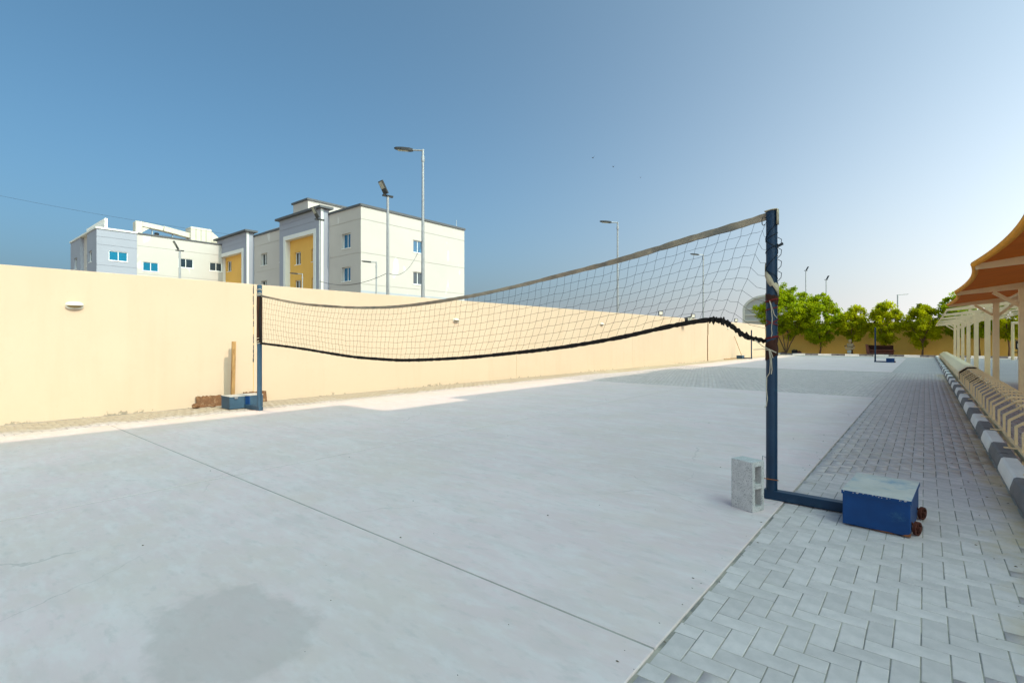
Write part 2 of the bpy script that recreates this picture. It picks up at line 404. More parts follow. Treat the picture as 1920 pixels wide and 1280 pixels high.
def repair_patches(m, colour):
    """lighter filler smears left on the render"""
    nt = m.node_tree
    geo = nd(nt, 'ShaderNodeNewGeometry')
    mp = nd(nt, 'ShaderNodeMapping'); mp.inputs['Scale'].default_value = (1.0, 1.0, 0.45)
    nt.links.new(geo.outputs['Position'], mp.inputs[0])
    n = nd(nt, 'ShaderNodeTexNoise', Scale=0.62, Detail=3.0, Roughness=0.5)
    nt.links.new(mp.outputs[0], n.inputs['Vector'])
    r = nd(nt, 'ShaderNodeMapRange')
    r.inputs[1].default_value = 0.655; r.inputs[2].default_value = 0.675; r.inputs[4].default_value = 0.7
    nt.links.new(n.outputs[0], r.inputs[0])
    overlay(m, r.outputs[0], colour)
repair_patches(M['white_wall'], (0.58, 0.565, 0.545))

def fabric_material(name, col, trans):
    m = mat(name, col, 0.8, 0.15, 3.0, 0.15, 120)
    nt = m.node_tree
    b, s = final_colour(m)
    tr = nd(nt, 'ShaderNodeBsdfTranslucent')
    nt.links.new(s, tr.inputs['Color'])
    mix = nd(nt, 'ShaderNodeMixShader'); mix.inputs[0].default_value = trans
    out = nt.nodes['Material Output']
    nt.links.new(b.outputs[0], mix.inputs[1]); nt.links.new(tr.outputs[0], mix.inputs[2])
    nt.links.new(mix.outputs[0], out.inputs['Surface'])
    return m
M['fabric'] = fabric_material('rust_orange_shade_fabric', (0.46, 0.085, 0.003), 0.35)
M['hem'] = mat('orange_fabric_hem', (0.85, 0.34, 0.02), 0.8, 0.12, 6, 0.3, 90)

def leaf_material(name, c1, c2):
    m = bpy.data.materials.new(name); m.use_nodes = True
    nt = m.node_tree
    b = nt.nodes['Principled BSDF']; b.inputs['Roughness'].default_value = 0.55
    b.inputs['Specular IOR Level'].default_value = 0.1
    at = nd(nt, 'ShaderNodeAttribute', attribute_name='tone')
    mx = nd(nt, 'ShaderNodeMix', data_type='RGBA')
    mx.inputs[6].default_value = (*c1, 1); mx.inputs[7].default_value = (*c2, 1)
    nt.links.new(at.outputs['Fac'], mx.inputs[0])
    nt.links.new(mx.outputs[2], b.inputs['Base Color'])
    tr = nd(nt, 'ShaderNodeBsdfTranslucent')
    nt.links.new(mx.outputs[2], tr.inputs['Color'])
    mix = nd(nt, 'ShaderNodeMixShader'); mix.inputs[0].default_value = 0.55
    out = nt.nodes['Material Output']
    nt.links.new(b.outputs[0], mix.inputs[1]); nt.links.new(tr.outputs[0], mix.inputs[2])
    nt.links.new(mix.outputs[0], out.inputs['Surface'])
    return m
M['leaf'] = leaf_material('bright_green_leaves', (0.18, 0.27, 0.004), (0.52, 0.58, 0.006))
M['leaf_yellow'] = leaf_material('yellowish_green_leaves', (0.24, 0.28, 0.004), (0.60, 0.60, 0.006))

# ------------------------------------------------------------------ mesh helpers
def tag(o, label=None, cat=None, group=None, kind=None):
    if label: o['label'] = label
    if cat: o['category'] = cat
    if group: o['group'] = group
    if kind: o['kind'] = kind
    return o

def root_of(o):
    while o.parent is not None: o = o.parent
    return o

def thing(name, label, cat, loc, group=None, rotz=0.0, kind=None):
    o = bpy.data.objects.new(name, None)
    o.empty_display_size = 0.2
    COL.objects.link(o)
    o.location = loc
    o.rotation_euler = (0, 0, rotz)
    return tag(o, label, cat, group, kind)

def link_mesh(name, me, parent=None, loc=None):
    o = bpy.data.objects.new(name, me)
    COL.objects.link(o)
    if parent is not None: o.parent = parent
    if loc is not None: o.location = loc
    return o

class MB:
    def __init__(s): s.v = []; s.f = []
    def add(s, vs, fs):
        k = len(s.v); s.v += [tuple(v) for v in vs]; s.f += [tuple(i + k for i in f) for f in fs]; return s
    def quad(s, a, b, c, d): return s.add((a, b, c, d), ((0, 1, 2, 3),))
    def box(s, x0, x1, y0, y1, z0, z1, bev=0.0):
        if bev <= 0:
            vs = [(x, y, z) for z in (z0, z1) for y in (y0, y1) for x in (x0, x1)]
            return s.add(vs, ((0, 2, 3, 1), (4, 5, 7, 6), (0, 1, 5, 4), (2, 6, 7, 3), (0, 4, 6, 2), (1, 3, 7, 5)))
        b = bev
        # chamfered box: 24 verts
        vs = []; idx = {}
        for ix, x in enumerate((x0, x1)):
            for iy, y in enumerate((y0, y1)):
                for iz, z in enumerate((z0, z1)):
                    sx, sy, sz = (1 if ix == 0 else -1), (1 if iy == 0 else -1), (1 if iz == 0 else -1)
                    idx[(ix, iy, iz)] = len(vs)
                    vs += [(x, y + sy * b, z + sz * b), (x + sx * b, y, z + sz * b), (x + sx * b, y + sy * b, z)]
        g = lambda ix, iy, iz, a: idx[(ix, iy, iz)] + a
        fs = []
        for q in (0, 1):
            f = [g(q, 0, 0, 0), g(q, 1, 0, 0), g(q, 1, 1, 0), g(q, 0, 1, 0)]; fs.append(f if q else f[::-1])
            f = [g(0, q, 0, 1), g(1, q, 0, 1), g(1, q, 1, 1), g(0, q, 1, 1)]; fs.append(f[::-1] if q else f)
            f = [g(0, 0, q, 2), g(1, 0, q, 2), g(1, 1, q, 2), g(0, 1, q, 2)]; fs.append(f if q else f[::-1])
        for a in (0, 1):
            for c in (0, 1):
                fs.append([g(a, c, 0, 0), g(a, c, 0, 1), g(a, c, 1, 1), g(a, c, 1, 0)])
                fs.append([g(a, 0, c, 0), g(a, 0, c, 2), g(a, 1, c, 2), g(a, 1, c, 0)])
                fs.append([g(0, a, c, 1), g(0, a, c, 2), g(1, a, c, 2), g(1, a, c, 1)])
        for ix in (0, 1):
            for iy in (0, 1):
                for iz in (0, 1): fs.append([g(ix, iy, iz, 0), g(ix, iy, iz, 1), g(ix, iy, iz, 2)])
        return s.add(vs, fs)
    def beam(s, a, b, w, h, up=(0, 0, 1), w2=None, h2=None):
        """rectangular bar from a to b, centred on the line; w across, h along 'up'"""
        a, b = Vector(a), Vector(b); d = (b - a).normalized(); up = Vector(up)
        side = d.cross(up)
        if side.length < 1e-4: side = d.cross(Vector((1, 0, 0)))
        side.normalize(); u = side.cross(d).normalized()
        w2 = w if w2 is None else w2; h2 = h if h2 is None else h2
        vs = []
        for p, ww, hh in ((a, w, h), (b, w2, h2)):
            for sx, sz in ((-1, -1), (1, -1), (1, 1), (-1, 1)): vs.append(p + side * (sx * ww / 2) + u * (sz * hh / 2))
        return s.add(vs, ((3, 2, 1, 0), (4, 5, 6, 7), (0, 1, 5, 4), (1, 2, 6, 5), (2, 3, 7, 6), (3, 0, 4, 7)))
    def tube(s, pts, r, n=8, cap=True, squash=None):
        pts = [Vector(p) for p in pts]
        rs = r if hasattr(r, '__len__') else [r] * len(pts)
        k = len(s.v); prev = None
        for i, p in enumerate(pts):
            d = (pts[min(i + 1, len(pts) - 1)] - pts[max(i - 1, 0)])
            if d.length < 1e-9: d = Vector((0, 0, 1))
            d.normalize()
            if prev is None:
                ref = Vector((0, 0, 1)) if abs(d.z) < 0.9 else Vector((1, 0, 0))
                a = d.cross(ref).normalized()
            else:
                a = (prev - d * prev.dot(d))
                a = a.normalized() if a.length > 1e-6 else d.orthogonal().normalized()
            b = d.cross(a).normalized(); prev = a
            for j in range(n):
                t = 2 * math.pi * j / n
                s.v.append(tuple(p + a * (math.cos(t) * rs[i]) + b * (math.sin(t) * rs[i])))
        for i in range(len(pts) - 1):
            for j in range(n):
                q = (j + 1) % n
                s.f.append((k + i * n + j, k + i * n + q, k + (i + 1) * n + q, k + (i + 1) * n + j))
        if cap:
            s.f.append(tuple(k + j for j in range(n))[::-1])
            s.f.append(tuple(k + (len(pts) - 1) * n + j for j in range(n)))
        return s
    def lathe(s, prof, c=(0, 0, 0), n=16, axis='z'):
        k = len(s.v); cx, cy, cz = c
        for r, z in prof:
            for j in range(n):
                t = 2 * math.pi * j / n; a, b = r * math.cos(t), r * math.sin(t)
                s.v.append({'z': (cx + a, cy + b, cz + z), 'x': (cx + z, cy + a, cz + b), 'y': (cx + b, cy + z, cz + a)}[axis])
        for i in range(len(prof) - 1):
            for j in range(n):
                q = (j + 1) % n
                s.f.append((k + i * n + j, k + i * n + q, k + (i + 1) * n + q, k + (i + 1) * n + j))
        s.f.append(tuple(k + j for j in range(n))[::-1]); s.f.append(tuple(k + (len(prof) - 1) * n + j for j in range(n)))
        return s
    def prism(s, poly, y0, y1, axis='y'):
        """extrude a polygon given in (x, z) along y (or given in (y, z) along x)"""
        n = len(poly)
        if axis == 'y': vs = [(p[0], y0, p[1]) for p in poly] + [(p[0], y1, p[1]) for p in poly]
        elif axis == 'x': vs = [(y0, p[0], p[1]) for p in poly] + [(y1, p[0], p[1]) for p in poly]
        else: vs = [(p[0], p[1], y0) for p in poly] + [(p[0], p[1], y1) for p in poly]
        fs = [tuple(range(n)), tuple(range(n, 2 * n))[::-1]] + [(i, i + n, (i + 1) % n + n, (i + 1) % n) for i in range(n)]
        return s.add(vs, fs)
    def mesh(s, name, m, off=(0, 0, 0), smooth=False, fix=True):
        me = bpy.data.meshes.new(name)
        o = Vector(off)
        me.from_pydata([tuple(Vector(v) - o) for v in s.v] if off != (0, 0, 0) else s.v, [], s.f)
        if fix:
            import bmesh
            bm = bmesh.new(); bm.from_mesh(me)
            bmesh.ops.recalc_face_normals(bm, faces=bm.faces)
            bm.to_mesh(me); bm.free()
        if m is not None: me.materials.append(m if not isinstance(m, str) else M[m])
        if smooth: me.shade_smooth() if hasattr(me, 'shade_smooth') else None
        me.update()
        return me
    def build(s, name, m, parent=None, smooth=False, local=False, fix=True):
        """one mesh object; vertices are given in world space unless local, and stored relative to the root's base"""
        off = (0, 0, 0)
        if parent is not None and not local: off = tuple(root_of(parent).location)
        return link_mesh(name, s.mesh(name, m, off, smooth, fix), parent)

def smooth_angle(o, deg=40):
    me = o.data
    me.shade_smooth()
    try: me.set_sharp_from_angle(angle=R(deg))
    except Exception: pass
    return o

def copy_tree(o, parent=None):
    c = o.copy(); COL.objects.link(c); c.parent = parent
    for ch in o.children: copy_tree(ch, c)
    return c

# ------------------------------------------------------------------ ground, courts, paving
tag(MB().box(-900, 900, -900, 900, -0.5, -0.06).build('ground', 'sand'), kind='structure')
PAV_X0, PAV_X1 = -11.7, 12.0
bed = tag(MB().box(-11.72, 12, -14, 54.0, -0.06, -0.0024).build('paving', 'bed'), kind='structure')

COURT_X0, COURT_X1 = -10.2, -0.925
court = thing('concrete_court', None, None, (-5.5, 4.0, 0), kind='structure')
def slab(x0, x1, y0, y1, parent):
    g = 0.006
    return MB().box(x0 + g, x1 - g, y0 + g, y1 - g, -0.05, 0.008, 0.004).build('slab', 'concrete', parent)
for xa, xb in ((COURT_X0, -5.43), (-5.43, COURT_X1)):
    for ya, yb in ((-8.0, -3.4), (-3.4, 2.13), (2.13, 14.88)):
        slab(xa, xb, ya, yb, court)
court2 = thing('concrete_court', None, None, (-5.5, 38.0, 0), kind='structure')
for xa, xb in ((COURT_X0, -5.43), (-5.43, -1.1)):
    for ya, yb in ((26.9, 37.5), (37.5, 48.3)):
        slab(xa, xb, ya, yb, court2)
# joint filler in the slab gaps
MB().box(COURT_X0 + 0.01, COURT_X1 - 0.01, -7.99, 14.87, -0.014, 0.0055).build('joint_filler', 'joint_dark', court)
MB().box(COURT_X0, -1.1, 26.9, 48.3, -0.014, 0.0055).build('joint_filler', 'joint_dark', court2)

# herringbone pavers, 200 x 100 mm, cut at the edges of each area
AX, AY, U = -0.915, 2.03, 0.1
def bricks_in(x0, x1, y0, y1):
    i0, i1 = math.floor((x0 - AX) / U) - 2, math.ceil((x1 - AX) / U) + 2
    j0, j1 = math.floor((y0 - AY) / U) - 2, math.ceil((y1 - AY) / U) + 2
    out = []
    for i in range(i0, i1):
        for j in range(j0, j1):
            m = (i - j) % 4
            if m == 0: r = (i, i + 2, j, j + 1)
            elif m == 2: r = (i, i + 1, j - 1, j + 1)
            else: continue
            a, b, c, d = AX + r[0] * U, AX + r[1] * U, AY + r[2] * U, AY + r[3] * U
            a, b, c, d = max(a, x0), min(b, x1), max(c, y0), min(d, y1)
            if b - a > 0.02 and d - c > 0.02: out.append((a, b, c, d))
    return out
areas = [(COURT_X1, 0.595, 0.6, 27.0), (COURT_X0, COURT_X1, 14.88, 26.9), (-11.55, COURT_X0, 0.0, 19.0), (0.77, 2.3, 4.6, 17.0)]
all_bricks = []
for a in areas: all_bricks += bricks_in(*a)
FW = (-math.sin(R(39.5)), math.cos(R(39.5)))
RT = (math.cos(R(39.5)), math.sin(R(39.5)))
def seen_size(b):
    x, y = (b[0] + b[1]) / 2, (b[2] + b[3]) / 2
    d = x * FW[0] + y * FW[1]
    if d < 0.6: return -1
    u = (x * RT[0] + y * RT[1]) / d; v = 1.38 / d
    if abs(u) > 1.03 or v > 0.69: return -1
    return (b[1] - b[0]) * (b[3] - b[2]) / d ** 3
all_bricks.sort(key=seen_size, reverse=True)
cache = {}
G_ = 0.0024
def paver_mesh(w, l):
    k = (round(w, 3), round(l, 3))
    if k not in cache:
        a, b, c = k[0] / 2 - G_, k[1] / 2 - G_, 0.0022
        mb = MB()
        mb.add([(-a, -b, -0.03), (a, -b, -0.03), (a, b, -0.03), (-a, b, -0.03),
                (-a, -b, -c), (a, -b, -c), (a, b, -c), (-a, b, -c),
                (-a + c, -b + c, 0), (a - c, -b + c, 0), (a - c, b - c, 0), (-a + c, b - c, 0)],
               ((0, 1, 5, 4), (1, 2, 6, 5), (2, 3, 7, 6), (3, 0, 4, 7),
                (4, 5, 9, 8), (5, 6, 10, 9), (6, 7, 11, 10), (7, 4, 8, 11), (8, 9, 10, 11)))
        cache[k] = mb.mesh('paver', 'paver', fix=False)
    return cache[k]
N_SINGLE = 296
for b in all_bricks[:N_SINGLE]:
    o = link_mesh('paver', paver_mesh(b[1] - b[0], b[3] - b[2]), bed, ((b[0] + b[1]) / 2, (b[2] + b[3]) / 2, random.uniform(-0.0006, 0.0006)))
    o.rotation_euler = (random.gauss(0, 0.0025), random.gauss(0, 0.0025), random.gauss(0, 0.004))
rest = np.array(all_bricks[N_SINGLE:])
n = len(rest)
ca, cb = (rest[:, 0] + rest[:, 1]) / 2, (rest[:, 2] + rest[:, 3]) / 2
ha, hb = (rest[:, 1] - rest[:, 0]) / 2 - G_, (rest[:, 3] - rest[:, 2]) / 2 - G_
c = 0.0022
sgn = np.array([(-1, -1), (1, -1), (1, 1), (-1, 1)])
V = np.zeros((n, 8, 3)); zt = rng.uniform(-0.0006, 0.0006, n)
tx, ty = rng.normal(0, 0.0025, n), rng.normal(0, 0.0025, n)
for k in range(4):
    V[:, k, 0] = ca + sgn[k, 0] * ha; V[:, k, 1] = cb + sgn[k, 1] * hb; V[:, k, 2] = -0.016
    V[:, k + 4, 0] = ca + sgn[k, 0] * (ha - c); V[:, k + 4, 1] = cb + sgn[k, 1] * (hb - c)
    V[:, k + 4, 2] = zt + tx * sgn[k, 0] * ha + ty * sgn[k, 1] * hb
quads = np.array(((0, 1, 5, 4), (1, 2, 6, 5), (2, 3, 7, 6), (3, 0, 4, 7), (4, 5, 6, 7)))
Fq = (quads[None] + (np.arange(n) * 8)[:, None, None]).reshape(-1, 4)
def numpy_mesh(name, verts, faces, m, tone=None):
    me = bpy.data.meshes.new(name)
    k = faces.shape[1]
    me.vertices.add(len(verts)); me.vertices.foreach_set('co', verts.astype(np.float32).ravel())
    me.loops.add(faces.size); me.loops.foreach_set('vertex_index', faces.astype(np.int32).ravel())
    me.polygons.add(len(faces)); me.polygons.foreach_set('loop_start', np.arange(len(faces), dtype=np.int32) * k)
    try: me.polygons.foreach_set('loop_total', np.full(len(faces), k, dtype=np.int32))
    except Exception: pass
    me.update(calc_edges=True)
    if tone is not None:
        at = me.attributes.new('tone', 'FLOAT', 'POINT'); at.data.foreach_set('value', tone.astype(np.float32))
    me.materials.append(m)
    me.validate()
    return me
rest_o = link_mesh('pavers_beyond', numpy_mesh('pavers_beyond', V.reshape(-1, 3), Fq, M['paver'], np.repeat(rng.random(n), 8)), bed)
rest_o['kind'] = 'stuff'
# paving too far away to tell the bricks apart
def sheet(name, x0, x1, y0, y1, z, m, parent=None, kind=None):
    o = MB().box(x0, x1, y0, y1, z - 0.012, z).build(name, m, parent)
    if kind: o['kind'] = kind
    return o
sheet('paving_beyond', -1.1, 0.595, 27.0, 54.0, 0.0, 'paving_far', bed)
sheet('paving_beyond', COURT_X0, -1.1, 48.3, 54.0, 0.0, 'paving_far', bed)
sheet('paving_beyond', -11.6, COURT_X0, 19.0, 54.0, 0.0, 'paving_sandy_toned', bed)
sheet('paving_beyond', 2.3, 12.0, -14.0, 54.0, 0.0, 'paving_far', bed)
sheet('paving_beyond', 0.77, 2.3, 17.0, 54.0, 0.0, 'paving_far', bed)
sheet('paving_beyond', 0.77, 2.3, -14, 4.6, 0.0, 'paving_far', bed)
sheet('paving_beyond', COURT_X1, 0.595, -14, 0.6, 0.0, 'paving_far', bed)
sheet('paving_beyond', -11.55, COURT_X0, -14, 0.0, 0.0, 'paving_far', bed)

# kerbs, painted black and white
kerb = thing('kerb', None, None, (0.67, 20, 0), kind='structure')
prof = [(0.598, -0.05), (0.755, -0.05), (0.755, 0.128), (0.745, 0.135), (0.645, 0.135), (0.625, 0.122), (0.600, 0.03)]
km = {}
L = 1.04
for kind in ('white_kerb', 'dark_kerb'):
    km[kind] = MB().prism([(p[0] - 0.67, p[1]) for p in prof], 0.005, L - 0.005).mesh('kerbstone', kind)
y = 6.45 - 10 * L; k = 0
while y < 52.6:
    o = link_mesh('kerbstone', km['white_kerb' if k % 2 == 0 else 'dark_kerb'], kerb, (random.gauss(0, 0.004), y - 20, random.gauss(0, 0.002)))
    o.rotation_euler = (0, 0, random.gauss(0, 0.003))
    y += L; k += 1
kerb2 = thing('kerb', None, None, (-3, 54.1, 0), kind='structure')
fk = {}
for kind in ('white_kerb', 'dark_kerb'):
    fk[kind] = MB().prism([(-0.1, -0.05), (0.06, -0.05), (0.06, 0.15), (-0.05, 0.15), (-0.08, 0.13)], 0.005, 1.05 - 0.005, axis='x').mesh('kerbstone', kind)
x = -13.99; k = 0
while x < 9:
    link_mesh('kerbstone', fk['white_kerb' if k % 2 == 0 else 'dark_kerb'], kerb2, (x + 3, 0, random.gauss(0, 0.003)))
    x += 1.05; k += 1
strip = sheet('planting_strip', -16, 12, 54.16, 57.0, 0.1, 'soil'); strip['kind'] = 'structure'

# ------------------------------------------------------------------ left boundary wall
def wall_x(y): return -11.65 + 0.008 * y
def wall_z(y): return min(2.62 + 0.0045 * (y - 1), 2.78)
wl = thing('boundary_wall', 'long cream rendered boundary wall behind the volleyball net', 'wall', (-11.7, 20, 0))
joints = [-13, -4.5, 4.98, 14.25, 23.5, 34.6, 50.0]
for a, b in zip(joints[:-1], joints[1:]):
    a2, b2 = a + 0.006, b - 0.006
    vs = []
    for yy in (a2, b2):
        xf, zt_ = wall_x(yy), wall_z(yy)
        vs += [(xf, yy, -0.06), (xf, yy, zt_ - 0.006), (xf - 0.006, yy, zt_), (xf - 0.2, yy, zt_), (xf - 0.2, yy, -0.06)]
    MB().add(vs, ((0, 1, 2, 3, 4), (5, 6, 7, 8, 9), (0, 5, 6, 1), (1, 6, 7, 2), (2, 7, 8, 3), (3, 8, 9, 4), (4, 9, 5, 0))).build('panel', 'wall', wl)
for j in joints[1:-1]:
    MB().box(wall_x(j) - 0.19, wall_x(j) - 0.012, j - 0.02, j + 0.02, -0.05, wall_z(j) - 0.02).build('joint_filler', 'far_wall', wl)
# failed black sealant in one joint, in broken pieces
zz = 2.6
while zz > 0.95:
    ln = random.choice((0.02, 0.035, 0.06, 0.09, 0.14))
    if not 1.55 < zz < 1.7:
        MB().box(wall_x(5) - 0.01, wall_x(5) + 0.004, 4.974 + random.uniform(-0.008, 0.004), 4.984 + random.uniform(-0.003, 0.006), zz - ln, zz).build('sealant_strip', 'cable', wl)
    zz -= ln + random.choice((0.003, 0.006, 0.012, 0.04))
cm = MB()
cm.tube([(wall_x(34.6) + 0.03, 34.55, 0), (wall_x(34.6) + 0.03, 34.55, 1.7), (wall_x(34.6) + 0.03, 34.62, 1.78), (wall_x(34.6) + 0.03, 34.62, 2.6)], 0.025, 6)
cm.build('conduit', 'brown_unit', wl)

fw = thing('boundary_wall', 'ochre boundary wall in shade behind the row of trees', 'wall', (-2, 57.1, 0))
for i, xa in enumerate(range(-20, 46, 6)):
    MB().box(xa + 0.006, xa + 5.994, 57.0, 57.22, -0.06, 3.05, 0.008).build('panel', 'far_wall', fw)
MB().box(-20, 46, 57.02, 57.2, -0.05, 3.02).build('joint_filler', 'far_wall', fw)

def bulkhead(y, z, label):
    x = wall_x(y)
    t = thing('wall_lamp', label, 'wall lamp', (x, y, z), 'oval bulkhead lamps on the cream wall')
    prof_ = [(math.cos(a) * 0.125 if abs(math.cos(a)) > 1e-9 else 0, math.sin(a) * 0.062) for a in np.linspace(0, 2 * math.pi, 25)[:-1]]
    e = lambda k, sy, sz: [(y + math.copysign(abs(math.cos(a)) ** 0.7, math.cos(a)) * sy, z + math.copysign(abs(math.sin(a)) ** 0.8, math.sin(a)) * sz) for a in np.linspace(0, 2 * math.pi, 29)[:-1]]
    MB().prism(e(0, 0.125, 0.068), x - 0.004, x + 0.035, axis='x').build('backplate', 'white_plastic', t)
    # domed glass below, eyelid hood above
    g = MB(); nn = 24; rings = 5
    for i in range(rings + 1):
        a = i / rings * math.pi / 2
        for j in range(nn):
            t_ = 2 * math.pi * j / nn
            g.v.append((x + 0.034 + 0.045 * math.sin(a), y + math.cos(t_) * 0.105 * max(math.cos(a), 0.02), z + math.sin(t_) * 0.05 * max(math.cos(a), 0.02)))
    for i in range(rings):
        for j in range(nn):
            q = (j + 1) % nn; g.f.append((i * nn + j, i * nn + q, (i + 1) * nn + q, (i + 1) * nn + j))
    g.f.append(tuple(rings * nn + j for j in range(nn)))
    smooth_angle(g.build('glass', 'amber_glass', t), 60)
    hd = MB(); nn = 16; rings = 6
    for i in range(rings + 1):
        a = i / rings * math.pi / 2
        for j in range(nn + 1):
            t_ = math.pi * j / nn
            hd.v.append((x + 0.034 + 0.075 * math.sin(a), y + math.cos(t_) * 0.122 * max(math.cos(a), 0.03), z - 0.004 + math.sin(t_) * 0.068 * max(math.cos(a), 0.03)))
    for i in range(rings):
        for j in range(nn): hd.f.append((i * (nn + 1) + j, i * (nn + 1) + j + 1, (i + 1) * (nn + 1) + j + 1, (i + 1) * (nn + 1) + j))
    ho = hd.build('hood', 'white_plastic', t)
    md = ho.modifiers.new('thickness', 'SOLIDIFY'); md.thickness = 0.006
    smooth_angle(ho, 50)
bulkhead(1.92, 2.0, 'oval wall lamp nearest the left edge, on the bare stretch of wall')
bulkhead(11.2, 2.02, 'oval wall lamp seen through the middle of the volleyball net')
bulkhead(20.4, 2.12, 'oval wall lamp seen through the right half of the net')
bulkhead(38.9, 2.25, 'small far wall lamp at the distant end of the cream wall')

def wall_flood(y, size, label, face_cam):
    x, zt_ = wall_x(y) - 0.1, wall_z(y)
    t = thing('floodlight', label, 'floodlight', (x, y, zt_), 'small floodlights along the wall top')
    MB().box(x - 0.03, x + 0.03, y - 0.03, y + 0.03, zt_ - 0.01, zt_ + 0.06).build('bracket', 'dark_metal', t)
    o = MB().box(x - 0.035, x + 0.035, y - size / 2, y + size / 2, zt_ + 0.05, zt_ + 0.05 + size, 0.01).build('housing', 'dark_metal', t)
    s_ = size * 0.36
    MB().box(x + 0.033, x + 0.039, y - s_, y + s_, zt_ + 0.05 + size / 2 - s_, zt_ + 0.05 + size / 2 + s_).build('lens', 'white_plastic', o)
    t.rotation_euler = (0, 0, R(face_cam))
wall_flood(27.2, 0.26, 'small square floodlight on the wall top left of the far street lamp', -50)
wall_flood(32.2, 0.26, 'small square floodlight on the wall top beside the far street lamp', -50)
wall_flood(41.4, 0.26, 'small square floodlight on the wall top nearest the arched hall', -50)
t = thing('floodlight', 'larger tilted floodlight on a bracket fixed to the cream wall', 'floodlight', (-11.35, 30.2, 2.45))
MB().box(-11.42, -11.30, 30.12, 30.28, 2.3, 2.5).build('bracket', 'cream_metal', t)
o = MB().beam((-11.18, 30.0, 2.58), (-10.95, 30.32, 2.66), 0.10, 0.36).build('housing', 'dark_metal', t)
MB().beam((-11.02, 30.02, 2.60), (-10.86, 30.26, 2.66), 0.04, 0.26).build('lens', 'lamp_glass', o)

# ------------------------------------------------------------------ buildings beyond the wall
def facade(mb, axis, plane, u0, u1, z0, z1, openings, inward):
    """wall sheet in the plane axis=plane with recessed openings (u0,u1,z0,z1,depth,filled); inward is the direction of the recess"""
    us = sorted({u0, u1} | {o[0] for o in openings} | {o[1] for o in openings})
    zs = sorted({z0, z1} | {o[2] for o in openings} | {o[3] for o in openings})
    def P(u, z, d=0.0): return (plane + inward * d, u, z) if axis == 'x' else (u, plane + inward * d, z)
    for a, b in zip(us[:-1], us[1:]):
        for c_, d_ in zip(zs[:-1], zs[1:]):
            mu, mz = (a + b) / 2, (c_ + d_) / 2
            hit = [o for o in openings if o[0] < mu < o[1] and o[2] < mz < o[3]]
            dep = 0.0
            if hit:
                deep = max(hit, key=lambda o: o[4])
                if not deep[5]: continue
                dep = deep[4]
            mb.quad(P(a, c_, dep), P(b, c_, dep), P(b, d_, dep), P(a, d_, dep))
    for o in openings:
        a, b, c_, d_, dep = o[:5]
        mb.quad(P(a, c_), P(b, c_), P(b, c_, dep), P(a, c_, dep))
        mb.quad(P(a, d_), P(b, d_), P(b, d_, dep), P(a, d_, dep))
        mb.quad(P(a, c_), P(a, d_), P(a, d_, dep), P(a, c_, dep))
        mb.quad(P(b, c_), P(b, d_), P(b, d_, dep), P(b, c_, dep))
    return mb

def window(parent, axis, plane, u0, u1, z0, z1, inward, glass='glass', depth=0.16, sill=True):
    fr = MB(); p = plane + inward * depth
    def bx(mb, a, b, c_, d_, t0, t1):
        lo, hi = sorted((p + inward * t0, p + inward * t1))
        return mb.box(lo, hi, a, b, c_, d_) if axis == 'x' else mb.box(a, b, lo, hi, c_, d_)
    w = 0.06; um = (u0 + u1) / 2
    bx(fr, u0, u0 + w, z0, z1, -0.05, 0.02); bx(fr, u1 - w, u1, z0, z1, -0.05, 0.02)
    bx(fr, u0 + w, u1 - w, z0, z0 + w, -0.05, 0.02); bx(fr, u0 + w, u1 - w, z1 - w, z1, -0.05, 0.02)
    bx(fr, um - w / 2, um + w / 2, z0 + w, z1 - w, -0.05, 0.02)
    wo_ = fr.build('window', 'frame_white', parent)
    bx(MB(), 0, 0, 0, 0, 0, 0)
    for a, b in ((u0 + w, um - w / 2), (um + w / 2, u1 - w)):
        bx(MB(), a, b, z0 + w, z1 - w, -0.01, 0.012).build('pane', glass, wo_)
    if sill:
        lo, hi = sorted((plane - inward * 0.05, plane + inward * (depth - 0.06)))
        s_ = MB()
        s_.box(lo, hi, u0 - 0.05, u1 + 0.05, z0 - 0.06, z0 - 0.002) if axis == 'x' else s_.box(u0 - 0.05, u1 + 0.05, lo, hi, z0 - 0.06, z0 - 0.002)
        s_.build('sill', 'frame_white', wo_)
    return wo_

# three-storey block with amber portals
bX, bY, bT = -41.5, 27.7, 14.2
B = thing('apartment_building', 'off-white apartment block with amber recessed portals and grey roof edge', 'building', (-55, 35, 0))
gz = [9.75, 12.95, 6.75]
lit_wins = [(34.05, 35.3, 10.65, 11.95), (34.05, 35.3, 7.3, 8.62), (34.05, 35.3, 3.9, 5.2)]
ops = [(a, b, c_, d_, 0.2, False) for a, b, c_, d_ in lit_wins] + [(bY, 41.6, g, g + 0.05, 0.03, True) for g in gz]
facade(MB(), 'x', bX, bY, 41.6, 6.15, bT, [o for o in ops if o[2] > 6.2], -1).build('side_wall', 'white_wall', B)
facade(MB(), 'x', bX + 0.04, bY - 0.04, 41.6, -0.06, 6.15, [o for o in ops if o[2] < 6.1], -1).build('plinth', 'base_grey', B)
MB().quad((bX, bY, 6.15), (bX + 0.04, bY, 6.15), (bX + 0.04, 41.6, 6.15), (bX, 41.6, 6.15)).build('plinth_ledge', 'base_grey', B)
for i, wv in enumerate(lit_wins): window(B, 'x', bX, *wv, -1, ('glass', 'glass_dark', 'glass')[i])
fr_wins = []
for z0_, z1_ in ((10.45, 11.9), (7.2, 8.6), (3.9, 5.3)):
    fr_wins += [(-44.75, -43.25, z0_, z1_), (-62.5, -60.9, z0_, z1_), (-57.75, -56.2, z0_, z1_)]
ops = [(a, b, c_, d_, 0.3, False) for a, b, c_, d_ in fr_wins] + [(-76, bX, g, g + 0.05, 0.03, True) for g in gz]
facade(MB(), 'y', bY, -76, bX, -0.06, bT, ops, 1).build('front_wall', 'white_wall', B)
